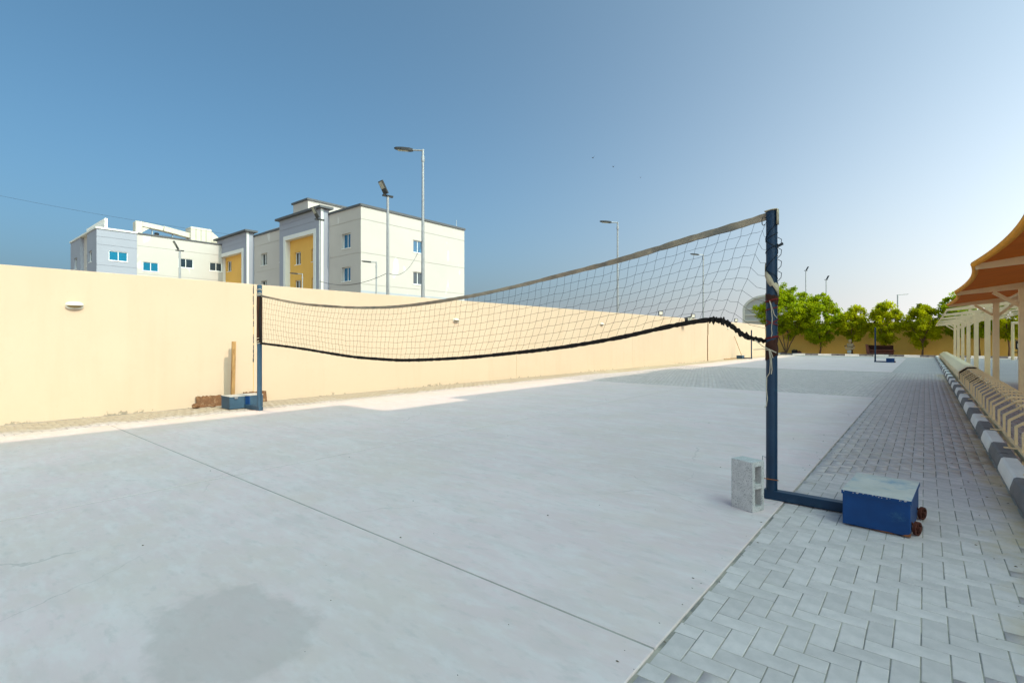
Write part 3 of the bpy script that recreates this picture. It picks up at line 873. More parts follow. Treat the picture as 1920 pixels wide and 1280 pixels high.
for i, wv in enumerate(fr_wins): window(B, 'y', bY, *wv, 1, 'glass' if wv[0] > -50 else 'glass_dark', depth=0.26)
MB().quad((-76, bY, -0.06), (-76, 41.6, -0.06), (-76, 41.6, bT), (-76, bY, bT)).build('rear_wall', 'white_wall', B)
MB().quad((-76, 41.6, -0.06), (bX, 41.6, -0.06), (bX, 41.6, bT), (-76, 41.6, bT)).build('rear_wall', 'white_wall', B)
rf = MB().box(-75.98, bX - 0.02, bY + 0.02, 41.58, bT - 0.6, bT - 0.4).build('roof', 'white_wall', B)
cp = MB()
cp.box(-76.1, bX + 0.1, bY - 0.1, bY + 0.25, bT, bT + 0.22); cp.box(bX - 0.25, bX + 0.1, bY + 0.25, 41.7, bT, bT + 0.22)
cp.box(-76.1, bX - 0.25, 41.35, 41.7, bT, bT + 0.22)
cp.build('parapet_cap', 'cap_grey', rf)
def portal(x0, x1, top, wins):
    yf = bY - 0.85
    p0, p1, pz = x0 + 1.0, x1 - 1.0, 12.85
    mb = facade(MB(), 'y', yf, x0, x1, -0.06, top, [(p0, p1, 0.3, pz, 0.55, False), (x0, x1, 13.6, 13.64, 0.03, True), (x0, x1, 14.2, 14.24, 0.03, True)], 1)
    mb.quad((x1, yf, -0.06), (x1, bY, -0.06), (x1, bY, top), (x1, yf, top))
    mb.quad((x0, yf, -0.06), (x0, bY, -0.06), (x0, bY, top), (x0, yf, top))
    po = mb.build('portal', 'grey_wall', B)
    MB().box(x0 - 0.4, x1 + 0.4, yf - 0.35, bY + 0.3, top, top + 0.22).build('canopy_cap', 'cap_grey', po)
    fr = MB()
    fr.box(p0 + 0.002, p0 + 0.45, yf - 0.06, yf + 0.5, 0.3, pz - 0.002); fr.box(p1 - 0.45, p1 - 0.002, yf - 0.06, yf + 0.5, 0.3, pz - 0.002)
    fr.box(p0 + 0.45, p1 - 0.45, yf - 0.06, yf + 0.5, pz - 0.45, pz - 0.002)
    fr.build('frame', 'trim_white', po)
    MB().box(x1 + 0.002, x1 + 0.05, yf - 0.05, yf + 0.22, 0, top - 0.01).build('edge_strip', 'trim_white', po)
    ywall = facade(MB(), 'y', yf + 0.5, p0 + 0.45, p1 - 0.45, 0.3, pz - 0.45, [(a, b, c_, d_, 0.25, False) for a, b, c_, d_ in wins], 1)
    ywall.build('recess_wall', 'yellow_wall', B)
    for wv in wins: window(B, 'y', yf + 0.5, *wv, 1, 'glass_dark', depth=0.2)
portal(-56.0, -47.15, 14.75, [(a, b, c_, d_) for a, b in ((-53.5, -52.2), (-49.95, -49.2)) for c_, d_ in ((9.65, 11.0), (6.6, 7.95), (3.5, 4.9))] )
portal(-73.6, -64.4, 14.75, [(a, b, c_, d_) for a, b in ((-71.6, -70.3), (-67.2, -66.1)) for c_, d_ in ((10.5, 11.85), (7.2, 8.6), (3.9, 5.3))])
st = MB().box(-56.3, -53.0, 28.6, 36, bT - 0.42, 17.0).build('stair_tower', 'white_wall', B)
MB().box(-56.5, -52.85, 28.45, 36.1, 17.0, 17.2).build('tower_cap', 'cap_grey', st)
MB().box(-66.5, -62.0, 30.0, 30.2, bT - 0.42, 15.6).build('roof_screen', 'white_wall', B)
MB().tube([(-52.5, 28.4, bT - 0.4), (-52.5, 28.4, 15.9)], 0.03, 5).build('aerial', 'galv', rf)
MB().tube([(bX - 0.5, 40.8, bT - 0.4), (bX - 0.5, 40.8, 15.3)], 0.03, 5).build('aerial', 'galv', rf)

# neighbouring block with blue-grey corner and rooftop ducts
lX, lY0, lY1, lT = -72.0, 13.8, 27.0, 14.0
Lb = thing('apartment_building', 'pale apartment block with blue-grey corner and white ducts on its roof', 'building', (-80, 20, 0))
w1 = [(14.9, 16.65, 10.55, 11.65), (14.9, 16.65, 7.3, 8.4)]
facade(MB(), 'x', lX, lY0, 17.55, -0.06, lT, [(a, b, c_, d_, 0.16, False) for a, b, c_, d_ in w1] + [(lY0, 17.55, g, g + 0.04, 0.03, True) for g in (9.9, 12.2, 13.1)], -1).build('corner_wall', 'grey_wall', Lb)
w2 = [(18.15, 19.75, 9.7, 10.8), (21.85, 23.5, 10.55, 11.7), (25.4, 26.95, 10.5, 11.6), (18.15, 19.75, 6.4, 7.5), (21.85, 23.5, 7.2, 8.3), (25.4, 26.95, 7.2, 8.3)]
facade(MB(), 'x', lX - 0.12, 17.55, lY1, -0.06, lT, [(a, b, c_, d_, 0.16, False) for a, b, c_, d_ in w2] + [(17.55, lY1, g, g + 0.04, 0.03, True) for g in (9.3, 12.6)], -1).build('side_wall', 'white_wall', Lb)
MB().quad((lX, 17.55, -0.06), (lX - 0.12, 17.55, -0.06), (lX - 0.12, 17.55, lT), (lX, 17.55, lT)).build('return_wall', 'grey_wall', Lb)
for wv in w1: window(Lb, 'x', lX, *wv, -1, 'glass_bright', 0.1)
for i, wv in enumerate(w2): window(Lb, 'x', lX - 0.12, *wv, -1, 'glass_bright' if i == 0 else 'glass_dark', 0.1)
segs = [(-76.6, lX, 'grey_wall', 0.0, [(-75.8, -74.3, 10.5, 11.8)]), (-80.2, -76.6, 'white_wall', 0.35, [(-78.9, -77.6, 10.4, 11.7)]), (-85.8, -80.2, 'grey_wall', 0.0, [(-83.7, -82.1, 10.4, 11.8)])]
for a, b, mm, rec, ws in segs:
    facade(MB(), 'y', lY0 + rec, a, b, -0.06, lT, [(*wv, 0.25, False) for wv in ws], 1).build('end_wall', mm, Lb)
    for wv in ws: window(Lb, 'y', lY0 + rec, *wv, 1, 'glass_dark', 0.2)
    if rec:
        for xx in (a, b): MB().quad((xx, lY0, -0.06), (xx, lY0 + rec, -0.06), (xx, lY0 + rec, lT), (xx, lY0, lT)).build('return_wall', 'grey_wall', Lb)
MB().quad((-85.8, lY0, -0.06), (-85.8, lY1, -0.06), (-85.8, lY1, lT), (-85.8, lY0, lT)).build('rear_wall', 'grey_wall', Lb)
MB().quad((-85.8, lY1, -0.06), (lX - 0.12, lY1, -0.06), (lX - 0.12, lY1, lT), (-85.8, lY1, lT)).build('rear_wall', 'white_wall', Lb)
rf = MB().box(-85.78, lX - 0.14, lY0 + 0.37, lY1 - 0.02, lT - 0.5, lT - 0.3).build('roof', 'white_wall', Lb)
cp = MB()
cp.box(lX - 0.35, lX + 0.1, lY0 - 0.1, 17.6, lT, lT + 0.2); cp.box(-85.9, lX - 0.35, lY0 - 0.1, lY0 + 0.5, lT, lT + 0.2)
cp.build('parapet_cap', 'trim_white', rf)
MB().box(lX - 0.4, lX - 0.02, 17.6, lY1, lT, lT + 0.16).build('parapet_cap', 'cap_grey', rf)
MB().box(-81.3, -70.9 - 1.4, 14.6, 14.85, lT - 0.3, 15.35).build('roof_screen', 'tan_wall', Lb)
dt = thing('rooftop_duct', 'long cream air duct running along the roof of the left block', 'duct', (-75, 22, lT - 0.3))
MB().box(-75.6, -74.4, 18.0, 18.7, lT - 0.3, 16.0, 0.05).build('riser', 'duct', dt)
MB().beam((-75, 18.5, 15.75), (-75, 21.0, 15.55), 1.0, 0.55).build('duct_run', 'duct', dt)
MB().beam((-75, 20.95, 15.58), (-75, 23.9, 15.15), 1.0, 0.6).build('duct_run', 'duct', dt)
MB().prism([(18.6, 15.4), (19.6, 15.45), (18.6, 14.6)], -75.4, -74.6, axis='x').build('gusset', 'duct', dt)
for yy in (19.8, 22.0): MB().box(-75.1, -74.9, yy, yy + 0.1, lT - 0.3, 15.2).build('support', 'galv', dt)
cu = thing('cooling_unit', 'large cream cooling unit at the right end of the rooftop duct', 'air conditioner', (-75, 25.3, lT - 0.3))
MB().box(-76.2, -74.2, 23.9, 26.4, lT - 0.3, 16.3, 0.06).build('casing', 'duct', cu)
for yy in (24.5, 25.1, 25.7): MB().box(-74.21, -74.17, yy - 0.02, yy + 0.02, lT, 16.15).build('seam', 'cap_grey', cu)
MB().prism([(26.4, 16.1), (26.4, 14.2), (28.2, 14.2), (28.2, 14.9), (27.3, 15.4)], -76, -74.4, axis='x').build('sloped_hood', 'duct', cu)
fu = thing('rooftop_machine', 'small brown machine on the roof under the cream duct', 'machine', (-75.5, 20.6, lT - 0.3))
MB().box(-76, -75.2, 20.0, 22.0, lT - 0.3, 14.75, 0.05).build('body', 'brown_unit', fu)
MB().lathe([(0.25, 0), (0.25, 0.3), (0.1, 0.35)], (-75.6, 20.5, 14.75), 10).build('fan', 'cap_grey', fu)

# tall block beside the car park (outside the picture on the right): it throws the shade over the courts
T = thing('apartment_tower', 'tall off-white apartment block standing right of the car-park shades', 'building', (34, 18, 0))
TW_X, TW_H = 28.0, 34.9
KX = math.tan(R(SUN_EL)) / math.cos(R(SUN_SKEW))                     # roof height over shadow length, square to the wall
DY = math.tan(R(SUN_SKEW))                                           # sideways drift of the shadow per metre
tx0, ty0, ty1 = TW_X, -6.0, 53.0
t_ops = []
for fl in range(10):
    z0_ = 1.0 + fl * 3.2
    yy = ty0 + 1.6
    while yy < ty1 - 2:
        t_ops.append((yy, yy + 1.4, z0_, z0_ + 1.4)); yy += 5.0
facade(MB(), 'x', tx0, ty0, ty1, -0.06, TW_H, [(*o, 0.2, False) for o in t_ops], 1).build('front_wall', 'tan_wall', T)
wp = None
for o in t_ops:
    if wp is None:
        wp = window(T, 'x', tx0, *o, 1, 'glass', 0.15); first = o
    else:
        c_ = copy_tree(wp, T); c_.location = (0, o[0] - first[0], o[2] - first[2])
mb = MB()
TB = tx0 + 12
mb.quad((tx0, ty0, -0.06), (TB, ty0, -0.06), (TB, ty0, TW_H), (tx0, ty0, TW_H))
mb.quad((tx0, ty1, -0.06), (TB, ty1, -0.06), (TB, ty1, TW_H), (tx0, ty1, TW_H))
mb.quad((TB, ty0, -0.06), (TB, ty1, -0.06), (TB, ty1, TW_H), (TB, ty0, TW_H))
mb.build('outer_wall', 'tan_wall', T)
MB().box(tx0 + 0.02, TB - 0.02, ty0 + 0.02, ty1 - 0.02, TW_H - 0.2, TW_H - 0.002).build('roof', 'tan_wall', T)
# stepped parapet; each step is set by where its shadow ends on the ground: (from, to, shadow edge x) along the courts
steps = [(-40, 5.95, -9.6), (8.3, 15.3, -8.85), (15.3, 20.7, -9.15), (20.7, 24.0, -9.5), (24.0, 36.0, -8.7), (36.0, 60, -8.9)]
for a, b, ex in steps:
    hgt = (TW_X - ex) * KX
    ya, yb = max(a + (TW_X - ex) * DY, ty0), min(b + (TW_X - ex) * DY, ty1)
    MB().box(tx0 + 0.003, tx0 + 0.25, ya, yb, TW_H, hgt).build('parapet', 'tan_wall', T)
print('tower', [(TW_X - e[2]) * KX for e in steps], 'roof', (TW_X + 7.8) * KX)

# arched hall behind the far wall
H = thing('arched_hall', 'grey arched hall with white ribs behind the far wall', 'building', (-13.8, 64, 0))
def arch_poly(cx_, w, z0_, zs_, zt_, n=18):
    pts = [(cx_ - w, z0_)]
    for i in range(n + 1):
        a = math.pi * (1 - i / n); pts.append((cx_ + w * math.cos(a), zs_ + (zt_ - zs_) * math.sin(a)))
    pts.append((cx_ + w, z0_)); return pts
MB().prism(arch_poly(-13.8, 2.4, 0, 4.9, 6.4), 62.0, 74.0).build('wall', 'vault', H)
po = arch_poly(-13.8, 2.55, 0, 4.9, 6.55); pi_ = arch_poly(-13.8, 2.3, 0, 4.9, 6.3)
mb = MB()
for i in range(len(po) - 1):
    a, b, c_, d_ = po[i], po[i + 1], pi_[i + 1], pi_[i]
    mb.add([(a[0], 61.85, a[1]), (b[0], 61.85, b[1]), (c_[0], 61.85, c_[1]), (d_[0], 61.85, d_[1]),
            (a[0], 62.1, a[1]), (b[0], 62.1, b[1]), (c_[0], 62.1, c_[1]), (d_[0], 62.1, d_[1])],
           ((0, 1, 2, 3), (0, 4, 5, 1), (3, 2, 6, 7), (4, 7, 6, 5)))
mb.build('arch_trim', 'trim_white', H)
for zz in (3.55, 4.25, 4.95): MB().box(-16.1, -11.5, 61.9, 61.99, zz, zz + 0.16).build('band', 'trim_white', H)

# ------------------------------------------------------------------ street lamps, floodlight poles, cables, birds
def street_lamp(x, y, hgt, arm, label, group):
    t = thing('street_lamp', label, 'street lamp', (x, y, 0), group)
    smooth_angle(MB().tube([(x, y, -0.06), (x, y, hgt * 0.85), (x, y, hgt)], [0.085, 0.055, 0.05], 10).build('pole', 'galv', t))
    MB().tube([(x, y, hgt - 0.5), (x, y, hgt - 0.3)], 0.07, 10).build('collar', 'galv', t)
    # arm runs towards -X -Y side: seen to the left
    dx, dy = arm
    l = math.hypot(dx, dy); dx, dy = dx / l, dy / l
    MB().tube([(x, y, hgt - 0.04), (x + dx * 0.45, y + dy * 0.45, hgt - 0.02)], 0.035, 8).build('arm', 'galv', t)
    hd = MB()
    sx, sy = -dy, dx
    rows = [(0.42, 0.05, 0.05), (0.55, 0.09, 0.06), (0.85, 0.13, 0.05), (1.1, 0.11, 0.035), (1.2, 0.05, 0.02)]
    n_ = len(rows)
    for q, wdt, thk in rows:
        zc = hgt - 0.02 + (q - 0.42) * 0.1
        for s_, v_ in ((-1, -1), (1, -1), (1, 1), (-1, 1)):
            hd.v.append((x + dx * q + sx * wdt * s_, y + dy * q + sy * wdt * s_, zc + v_ * thk))
    for i in range(n_ - 1):
        for j in range(4):
            q = (j + 1) % 4; hd.f.append((i * 4 + j, i * 4 + q, i * 4 + 4 + q, i * 4 + 4 + j))
    hd.f += [(0, 1, 2, 3), tuple((n_ - 1) * 4 + j for j in range(4))]
    ho = hd.build('lamp_head', 'dark_metal', t)
    MB().beam((x + dx * 0.62, y + dy * 0.62, hgt - 0.055), (x + dx * 1.05, y + dy * 1.05, hgt - 0.022), 0.16, 0.02).build('lens', 'lamp_glass', ho)
    return t
AR = (-0.78, -0.62)
street_lamp(-16.2, 13.8, 9.35, AR, 'tallest grey street lamp, in front of the off-white block', 'street lamps along the road')
street_lamp(-16.0, 30.6, 9.35, AR, 'grey street lamp against blue sky behind the middle of the net', 'street lamps along the road')
street_lamp(-15.9, 47.2, 9.35, AR, 'distant grey street lamp behind the right part of the net', 'street lamps along the road')
street_lamp(-34.1, 24.2, 7.7, AR, 'small far street lamp before the sunlit side of the off-white block', 'street lamps along the road')
street_lamp(-45.5, 24.0, 7.7, AR, 'small far street lamp before the amber portal', 'street lamps along the road')

def flood_pole(x, y, hgt, label, ang=0.0, size=1.0, r=0.05):
    t = thing('floodlight_pole', label, 'floodlight', (x, y, 0), 'solar floodlights on thin poles')
    smooth_angle(MB().tube([(x, y, -0.06), (x, y, hgt)], [r * 1.15, r * 0.8], 8).build('pole', 'galv', t))
    d = Vector((math.cos(ang), math.sin(ang), 0)); s_ = Vector((-d.y, d.x, 0))
    p = Vector((x, y, hgt))
    MB().beam(p - d * 0.2 * size, p + d * 0.2 * size, 0.10 * size, 0.06 * size).build('bracket', 'dark_metal', t)
    a = p - d * 0.06 * size + Vector((0, 0, 0.06 * size)); b = p - d * 0.30 * size + Vector((0, 0, 0.50 * size))
    ax = (b - a).normalized(); nrm = s_.cross(ax)
    hd = MB().beam(a, b, 0.30 * size, 0.05 * size, up=nrm).build('lamp_head', 'dark_metal', t)
    k = nrm * (0.028 * size)
    if k.z > 0: k = -k
    a2, b2 = a.lerp(b, 0.42) + k, a.lerp(b, 0.93) + k
    MB().beam(a2, b2, 0.24 * size, 0.012 * size, up=nrm).build('led_panel', 'lamp_glass', hd)
    return t
ANG = R(39.5 + 42)
flood_pole(-13.0, 9.65, 5.9, 'solar floodlight on a thin pole left of the tallest street lamp', ANG, 0.85)
flood_pole(-17.5, 9.9, 5.9, 'solar floodlight on a thin pole before the amber portal', ANG, 0.85, 0.04)
flood_pole(-29.0, 8.85, 5.9, 'solar floodlight on a thin pole before the pale left block', ANG, 0.9, 0.06)
flood_pole(-10.6, 66.0, 9.4, 'taller thin floodlight pole rising behind the largest tree', R(-140), 0.9, 0.06)
flood_pole(-8.6, 66.0, 8.2, 'shorter thin floodlight pole behind the second tree', R(-140), 0.9, 0.06)
t = thing('antenna_pole', 'thin pole with a short crossbar behind the trees at right', 'pole', (-3.1, 92.3, 0))
MB().tube([(-3.1, 92.3, -0.06), (-3.1, 92.3, 8.0)], [0.14, 0.09], 8).build('mast', 'galv', t)
MB().beam((-3.2, 92.3, 8.0), (-1.9, 92.9, 8.1), 0.1, 0.1).build('crossbar', 'galv', t)

def cable(pts, r, label):
    o = MB().tube(pts, r, 4).build('overhead_cable', 'cable')
    return tag(o, label, 'cable', 'overhead cables')
def sag(a, b, s_, n_=16):
    a, b = Vector(a), Vector(b)
    return [a.lerp(b, i / n_) - Vector((0, 0, s_ * 4 * (i / n_) * (1 - i / n_))) for i in range(n_ + 1)]
cable(sag((-85.45, 7.31, 18.68), (-70.0, 27.0, 15.2), 0.25), 0.012, 'thin overhead cable crossing the sky above the left block')
cable(sag((-16.2, 13.8, 5.6), (-13.0, 9.65, 3.5), 0.55), 0.008, 'thin cable sagging between tall street lamp and floodlight pole')
cable(sag((-13.0, 9.65, 3.5), (-17.5, 9.9, 3.6), 0.25), 0.008, 'thin slack cable from floodlight pole to the amber portal')

def bird(p, span, roll, label):
    t = thing('bird', label, 'bird', p, 'birds in the sky')
    x, y, z = p
    d = Vector((math.cos(R(39.5)), math.sin(R(39.5)), 0)); f = Vector((-d.y, d.x, 0))
    P = Vector(p)
    smooth_angle(MB().tube([P - f * 0.22, P - f * 0.1, P + f * 0.05, P + f * 0.16], [0.012, 0.045, 0.045, 0.012], 6).build('body', 'feather', t), 60)
    for s_ in (-1, 1):
        a = P + f * 0.06; b = P - f * 0.08
        tip = P + d * (s_ * span / 2) + Vector((0, 0, 0.1 + s_ * roll)) - f * 0.05
        mid = P + d * (s_ * span / 4) + Vector((0, 0, 0.09 + s_ * roll * 0.5)) + f * 0.05
        mid2 = mid - f * 0.16
        MB().add([a, mid, tip, mid2, b], ((0, 1, 3, 4), (1, 2, 3))).build('wing', 'feather', t)
bird((-30.68, 52.47, 23.21), 0.42, 0.12, 'highest and leftmost of the dark birds in the sky')
bird((-31.69, 59.41, 24.2), 0.36, 0.05, 'dark bird just right of the highest bird')
bird((-48.22, 102.81, 37.07), 0.45, 0.03, 'faintest, lowest dark bird at the right')

# ------------------------------------------------------------------ trees along the far wall
def make_tree(name, label, x, y, top, halfw, low, seed, leafmat, stems=1, leaves=9000):
    r_ = np.random.default_rng(seed); rr = random.Random(seed)
    t = thing(name, label, 'tree', (x, y, 0.08), 'trees along the far wall')
    zc = (top + low) / 2; hz = (top - low) / 2
    tr = MB()
    ends = []
    base = Vector((x, y, 0.05))
    fork = Vector((x + rr.uniform(-.1, .1), y, low + 0.25))
    nl = 7
    if stems == 1:
        tr.tube([base, base.lerp(fork, 0.5) + Vector((rr.uniform(-.05, .05), 0, 0)), fork], [0.085, 0.065, 0.055], 8)
        starts = [fork] * nl
    else:
        starts = []
        for k in range(stems):
            e = Vector((x + (k - (stems - 1) / 2) * 0.55, y + rr.uniform(-.2, .2), low + 0.5))
            tr.tube([base + Vector((0, 0, 0.0)), base.lerp(e, 0.5) + Vector((rr.uniform(-.06, .06), 0, 0)), e], [0.06, 0.05, 0.04], 7)
            starts += [e] * 3
    for k, s_ in enumerate(starts):
        a = 2 * math.pi * k / len(starts) + rr.uniform(-.3, .3)
        e = Vector((x + math.cos(a) * halfw * 0.65, y + math.sin(a) * halfw * 0.6, zc + rr.uniform(-.2, .7) * hz))
        m_ = s_.lerp(e, 0.5) + Vector((0, 0, 0.12))
        tr.tube([s_, m_, e], [0.04, 0.028, 0.012], 6)
    smooth_angle(tr.build('trunk', 'trunk', t), 60)
    # leaf clumps through the crown's volume
    nc = int(90 * halfw * hz / 3) + 40
    cl = []
    while len(cl) < nc:
        p = r_.uniform(-1, 1, 3)
        q = np.linalg.norm(p)
        if q > 1 or q < 0.35: continue
        wz = 1.0 if p[2] < 0 else 1.0
        taper = (1 - 0.35 * max(p[2], 0)) * (1 - 0.30 * max(-p[2], 0))
        cl.append((x + p[0] * halfw * taper * r_.uniform(0.85, 1.08), y + p[1] * halfw * 0.85 * taper, zc + p[2] * hz * r_.uniform(0.86, 1.05)))
    cl = np.array(cl)
    which = r_.integers(0, nc, leaves)
    size = r_.uniform(0.20, 0.42, nc) * (0.75 + 0.15 * halfw)
    g = r_.normal(0, 1, (leaves, 3)); g /= (np.linalg.norm(g, axis=1)[:, None] + 1e-6)
    g *= (r_.random(leaves) ** 0.5)[:, None]
    pos = cl[which] + g * size[which][:, None] * np.array((1, 1, 0.85))
    # each leaf: a folded pair of narrow triangles -> a kite quad
    ln = r_.uniform(0.07, 0.13, leaves); wd = ln * r_.uniform(0.32, 0.5, leaves)
    d = r_.normal(0, 1, (leaves, 3)) + g * 0.8 + np.array((0, 0, -0.35)); d /= np.linalg.norm(d, axis=1)[:, None]
    s_ = np.cross(d, r_.normal(0, 1, (leaves, 3))); s_ /= np.linalg.norm(s_, axis=1)[:, None]
    Vv = np.zeros((leaves, 4, 3))
    Vv[:, 0] = pos - d * ln[:, None]; Vv[:, 1] = pos + s_ * wd[:, None]; Vv[:, 2] = pos + d * ln[:, None]; Vv[:, 3] = pos - s_ * wd[:, None]
    Vv -= np.array(t.location)
    ctone = np.clip(r_.normal(0.5, 0.28, nc), 0, 1)
    tone = np.clip(ctone[which] + r_.normal(0, 0.12, leaves), 0, 1)
    me = numpy_mesh('crown', Vv.reshape(-1, 3), np.arange(leaves * 4).reshape(-1, 4), M[leafmat], np.repeat(tone, 4))
    link_mesh('crown', me, t)
    return t
TY = 55.4
make_tree('tree', 'largest bright green tree, multi-stemmed, behind the blue net post', -10.6, TY, 7.0, 2.9, 1.5, 1, 'leaf', 4, 26000)
make_tree('tree', 'second tall bright green tree from the left, touching the largest one', -7.75, TY, 5.95, 2.1, 0.8, 2, 'leaf', 1, 19000)
make_tree('tree', 'slim yellowish tree standing behind the barber chair', -5.2, TY + .2, 4.65, 1.3, 1.2, 3, 'leaf_yellow', 1, 9500)
make_tree('tree', 'yellow-green tree standing behind the brown sofa', -2.75, TY, 4.95, 1.4, 0.9, 4, 'leaf_yellow', 1, 11000)
make_tree('tree', 'low-branched tree just left of the car-park shade frames', -0.2, TY, 4.65, 1.5, 0.8, 5, 'leaf_yellow', 1, 12000)
make_tree('tree', 'taller tree partly hidden by the lowest corner of the shade', 1.9, TY + .3, 5.3, 1.35, 1.6, 6, 'leaf', 1, 7500)
make_tree('tree', 'dark small tree seen between the car-park posts', 3.4, TY, 3.9, 0.9, 1.5, 7, 'leaf', 1, 4500)
make_tree('tree', 'tree with bare lower trunk seen right of the car-park posts', 5.1, TY, 4.8, 1.45, 1.3, 8, 'leaf_yellow', 1, 7500)

# ------------------------------------------------------------------ car-park shades
POST_X, TIP_X, TIP_Z, SL, END_X = 1.81, 0.63, 2.6, 0.13, 4.6
def arm_z(x): return TIP_Z + (x - TIP_X) * SL
def shade_frame(t, y):
    MB().box(POST_X - 0.078, POST_X + 0.078, y - 0.078, y + 0.078, -0.03, arm_z(POST_X) - 0.11, 0.008).build('post', 'cream_metal', t)
    MB().box(POST_X - 0.16, POST_X + 0.16, y - 0.16, y + 0.16, -0.001, 0.018).build('base_plate', 'cream_metal', t)
    MB().box(POST_X - 0.083, POST_X + 0.083, y - 0.083, y + 0.083, 2.27, 2.285).build('post_band', 'cream_metal', t)
    a = MB()
    a.beam((TIP_X, y, arm_z(TIP_X) - 0.03), (POST_X, y, arm_z(POST_X) - 0.055), 0.09, 0.08, h2=0.16)
    a.beam((POST_X, y, arm_z(POST_X) - 0.055), (END_X, y, arm_z(END_X) - 0.03), 0.09, 0.16, h2=0.08)
    a.build('arm', 'cream_metal', t)
    MB().beam((POST_X - 0.07, y, 2.22), (POST_X - 0.52, y, arm_z(POST_X - 0.52) - 0.12), 0.08, 0.08, up=(1, 0, 0)).build('brace', 'cream_metal', t)
    MB().beam((POST_X + 0.07, y, 2.22), (POST_X + 0.56, y, arm_z(POST_X + 0.56) - 0.12), 0.08, 0.08, up=(1, 0, 0)).build('brace', 'cream_metal', t)
def purlins(t, y0, y1):
    for x in (2.05, 3.4, 4.5):
        MB().tube([(x, y0, arm_z(x) - 0.07), (x, y1, arm_z(x) - 0.07)], 0.035, 8).build('purlin', 'cream_metal', t)
shA = thing('car_park_shade', 'nearest car-park shade, roofed with rust-orange fabric on cream posts', 'shade', (POST_X, 12, 0), 'car-park shades')
ysA = [5.05, 11.06, 17.06, 23.05]
for yy in ysA: shade_frame(shA, yy)
purlins(shA, ysA[0], ysA[-1])
for a, b in zip(ysA[:-1], ysA[1:]):
    n1, n2 = 18, 14
    mb = MB()
    edge = []
    for i in range(n1 + 1):
        u = i / n1; yy = a + (b - a) * u; bow = 4 * u * (1 - u)
        xe = TIP_X + (0.22 if a < 6 else 0.13) * bow
        for j in range(n2 + 1):
            v = j / n2; xx = xe + (END_X - 0.25 * bow - xe) * v
            zz = arm_z(xx) + 0.016 + 0.01 * bow * (1 - v) ** 1.5 + 0.05 * bow * v
            mb.v.append((xx, yy, zz))
            if j == 0: edge.append((xx, yy, zz))
    for i in range(n1):
        for j in range(n2): mb.f.append((i * (n2 + 1) + j, (i + 1) * (n2 + 1) + j, (i + 1) * (n2 + 1) + j + 1, i * (n2 + 1) + j + 1))
    smooth_angle(mb.build('fabric', 'fabric', shA), 60)
    smooth_angle(MB().tube([(p[0] - 0.02, p[1], p[2] + 0.0) for p in edge], 0.045, 8).build('hem', 'hem', shA), 60)
shB = thing('car_park_shade', 'farther bare car-park shade frame of cream steel without fabric', 'shade', (POST_X, 40, 0), 'car-park shades')
ysB = [26.0, 31.4, 36.8, 42.2, 47.6, 53.0]
for yy in ysB: shade_frame(shB, yy)
purlins(shB, ysB[0], ysB[-1])
MB().tube([(TIP_X + 0.03, ysB[0], arm_z(TIP_X) - 0.03), (TIP_X + 0.03, ysB[-1], arm_z(TIP_X) - 0.03)], 0.03, 8).build('edge_pipe', 'cream_metal', shB)
sl_ = thing('shade_lamp', 'small black spotlight hanging under the fabric shade', 'spotlight', (2.02, 17.0, 2.52))
MB().tube([(2.02, 17.0, 2.75), (2.02, 17.0, 2.6)], 0.012, 6).build('stem', 'dark_metal', sl_)
smooth_angle(MB().lathe([(0.03, -0.09), (0.085, -0.06), (0.095, 0.0), (0.07, 0.07), (0.02, 0.1)], (2.02, 17.0, 2.52), 12).build('head', 'black_plastic', sl_), 50)

# low cage of bent bars beside the kerb
cage = thing('low_steel_cage', 'low cream cage of bent steel hoops along the striped kerb', 'barrier', (1.15, 20, 0))
CX = [(0.85, -0.01), (0.85, 0.34), (1.06, 0.50), (1.25, 0.50), (1.46, 0.34), (1.46, -0.01)]
def offset_line(pts, d):
    """parallel polyline in the x-z plane with mitred corners"""
    out = []
    for i, p in enumerate(pts):
        q0, q1 = pts[max(i - 1, 0)], pts[min(i + 1, len(pts) - 1)]
        def nrm(u, v):
            l = math.hypot(v[0] - u[0], v[1] - u[1]); return (-(v[1] - u[1]) / l, (v[0] - u[0]) / l)
        n0 = nrm(q0, p) if i > 0 else nrm(p, q1)
        n1 = nrm(p, q1) if i < len(pts) - 1 else n0
        mx_, mz_ = n0[0] + n1[0], n0[1] + n1[1]; k_ = 2 / (mx_ * mx_ + mz_ * mz_)
        out.append((p[0] + mx_ * k_ * d, p[1] + mz_ * k_ * d))
    return out
def hoop_prism(y0, y1, th, dx=0.0):
    o_, i_ = offset_line(CX, th / 2), offset_line(CX, -th / 2)
    mb_ = MB()
    for k_ in range(len(CX) - 1):
        c4 = [o_[k_], o_[k_ + 1], i_[k_ + 1], i_[k_]]
        vs_ = [(q[0] - dx, y0, q[1]) for q in c4] + [(q[0] - dx, y1, q[1]) for q in c4]
        fs_ = [(0, 1, 2, 3), (7, 6, 5, 4), (0, 4, 5, 1), (2, 6, 7, 3)]
        if k_ == 0: fs_.append((0, 3, 7, 4))
        if k_ == len(CX) - 2: fs_.append((1, 5, 6, 2))
        mb_.add(vs_, fs_)
    return mb_
hm = hoop_prism(-0.016, 0.016, 0.028, 1.15)
hoop_mesh = hm.mesh('hoop', 'cream_metal')
y = 4.2
while y < 21.2:
    link_mesh('hoop', hoop_mesh, cage, (random.gauss(0, 0.006), y - 20, 0)).rotation_euler = (0, 0, random.gauss(0, 0.02))
    y += 0.62
for x, z in ((0.835, 0.10), (1.475, 0.10)):
    MB().box(x - 0.02, x + 0.02, 3.6, 21.6, z - 0.03, z + 0.03).build('bottom_rail', 'cream_metal', cage)
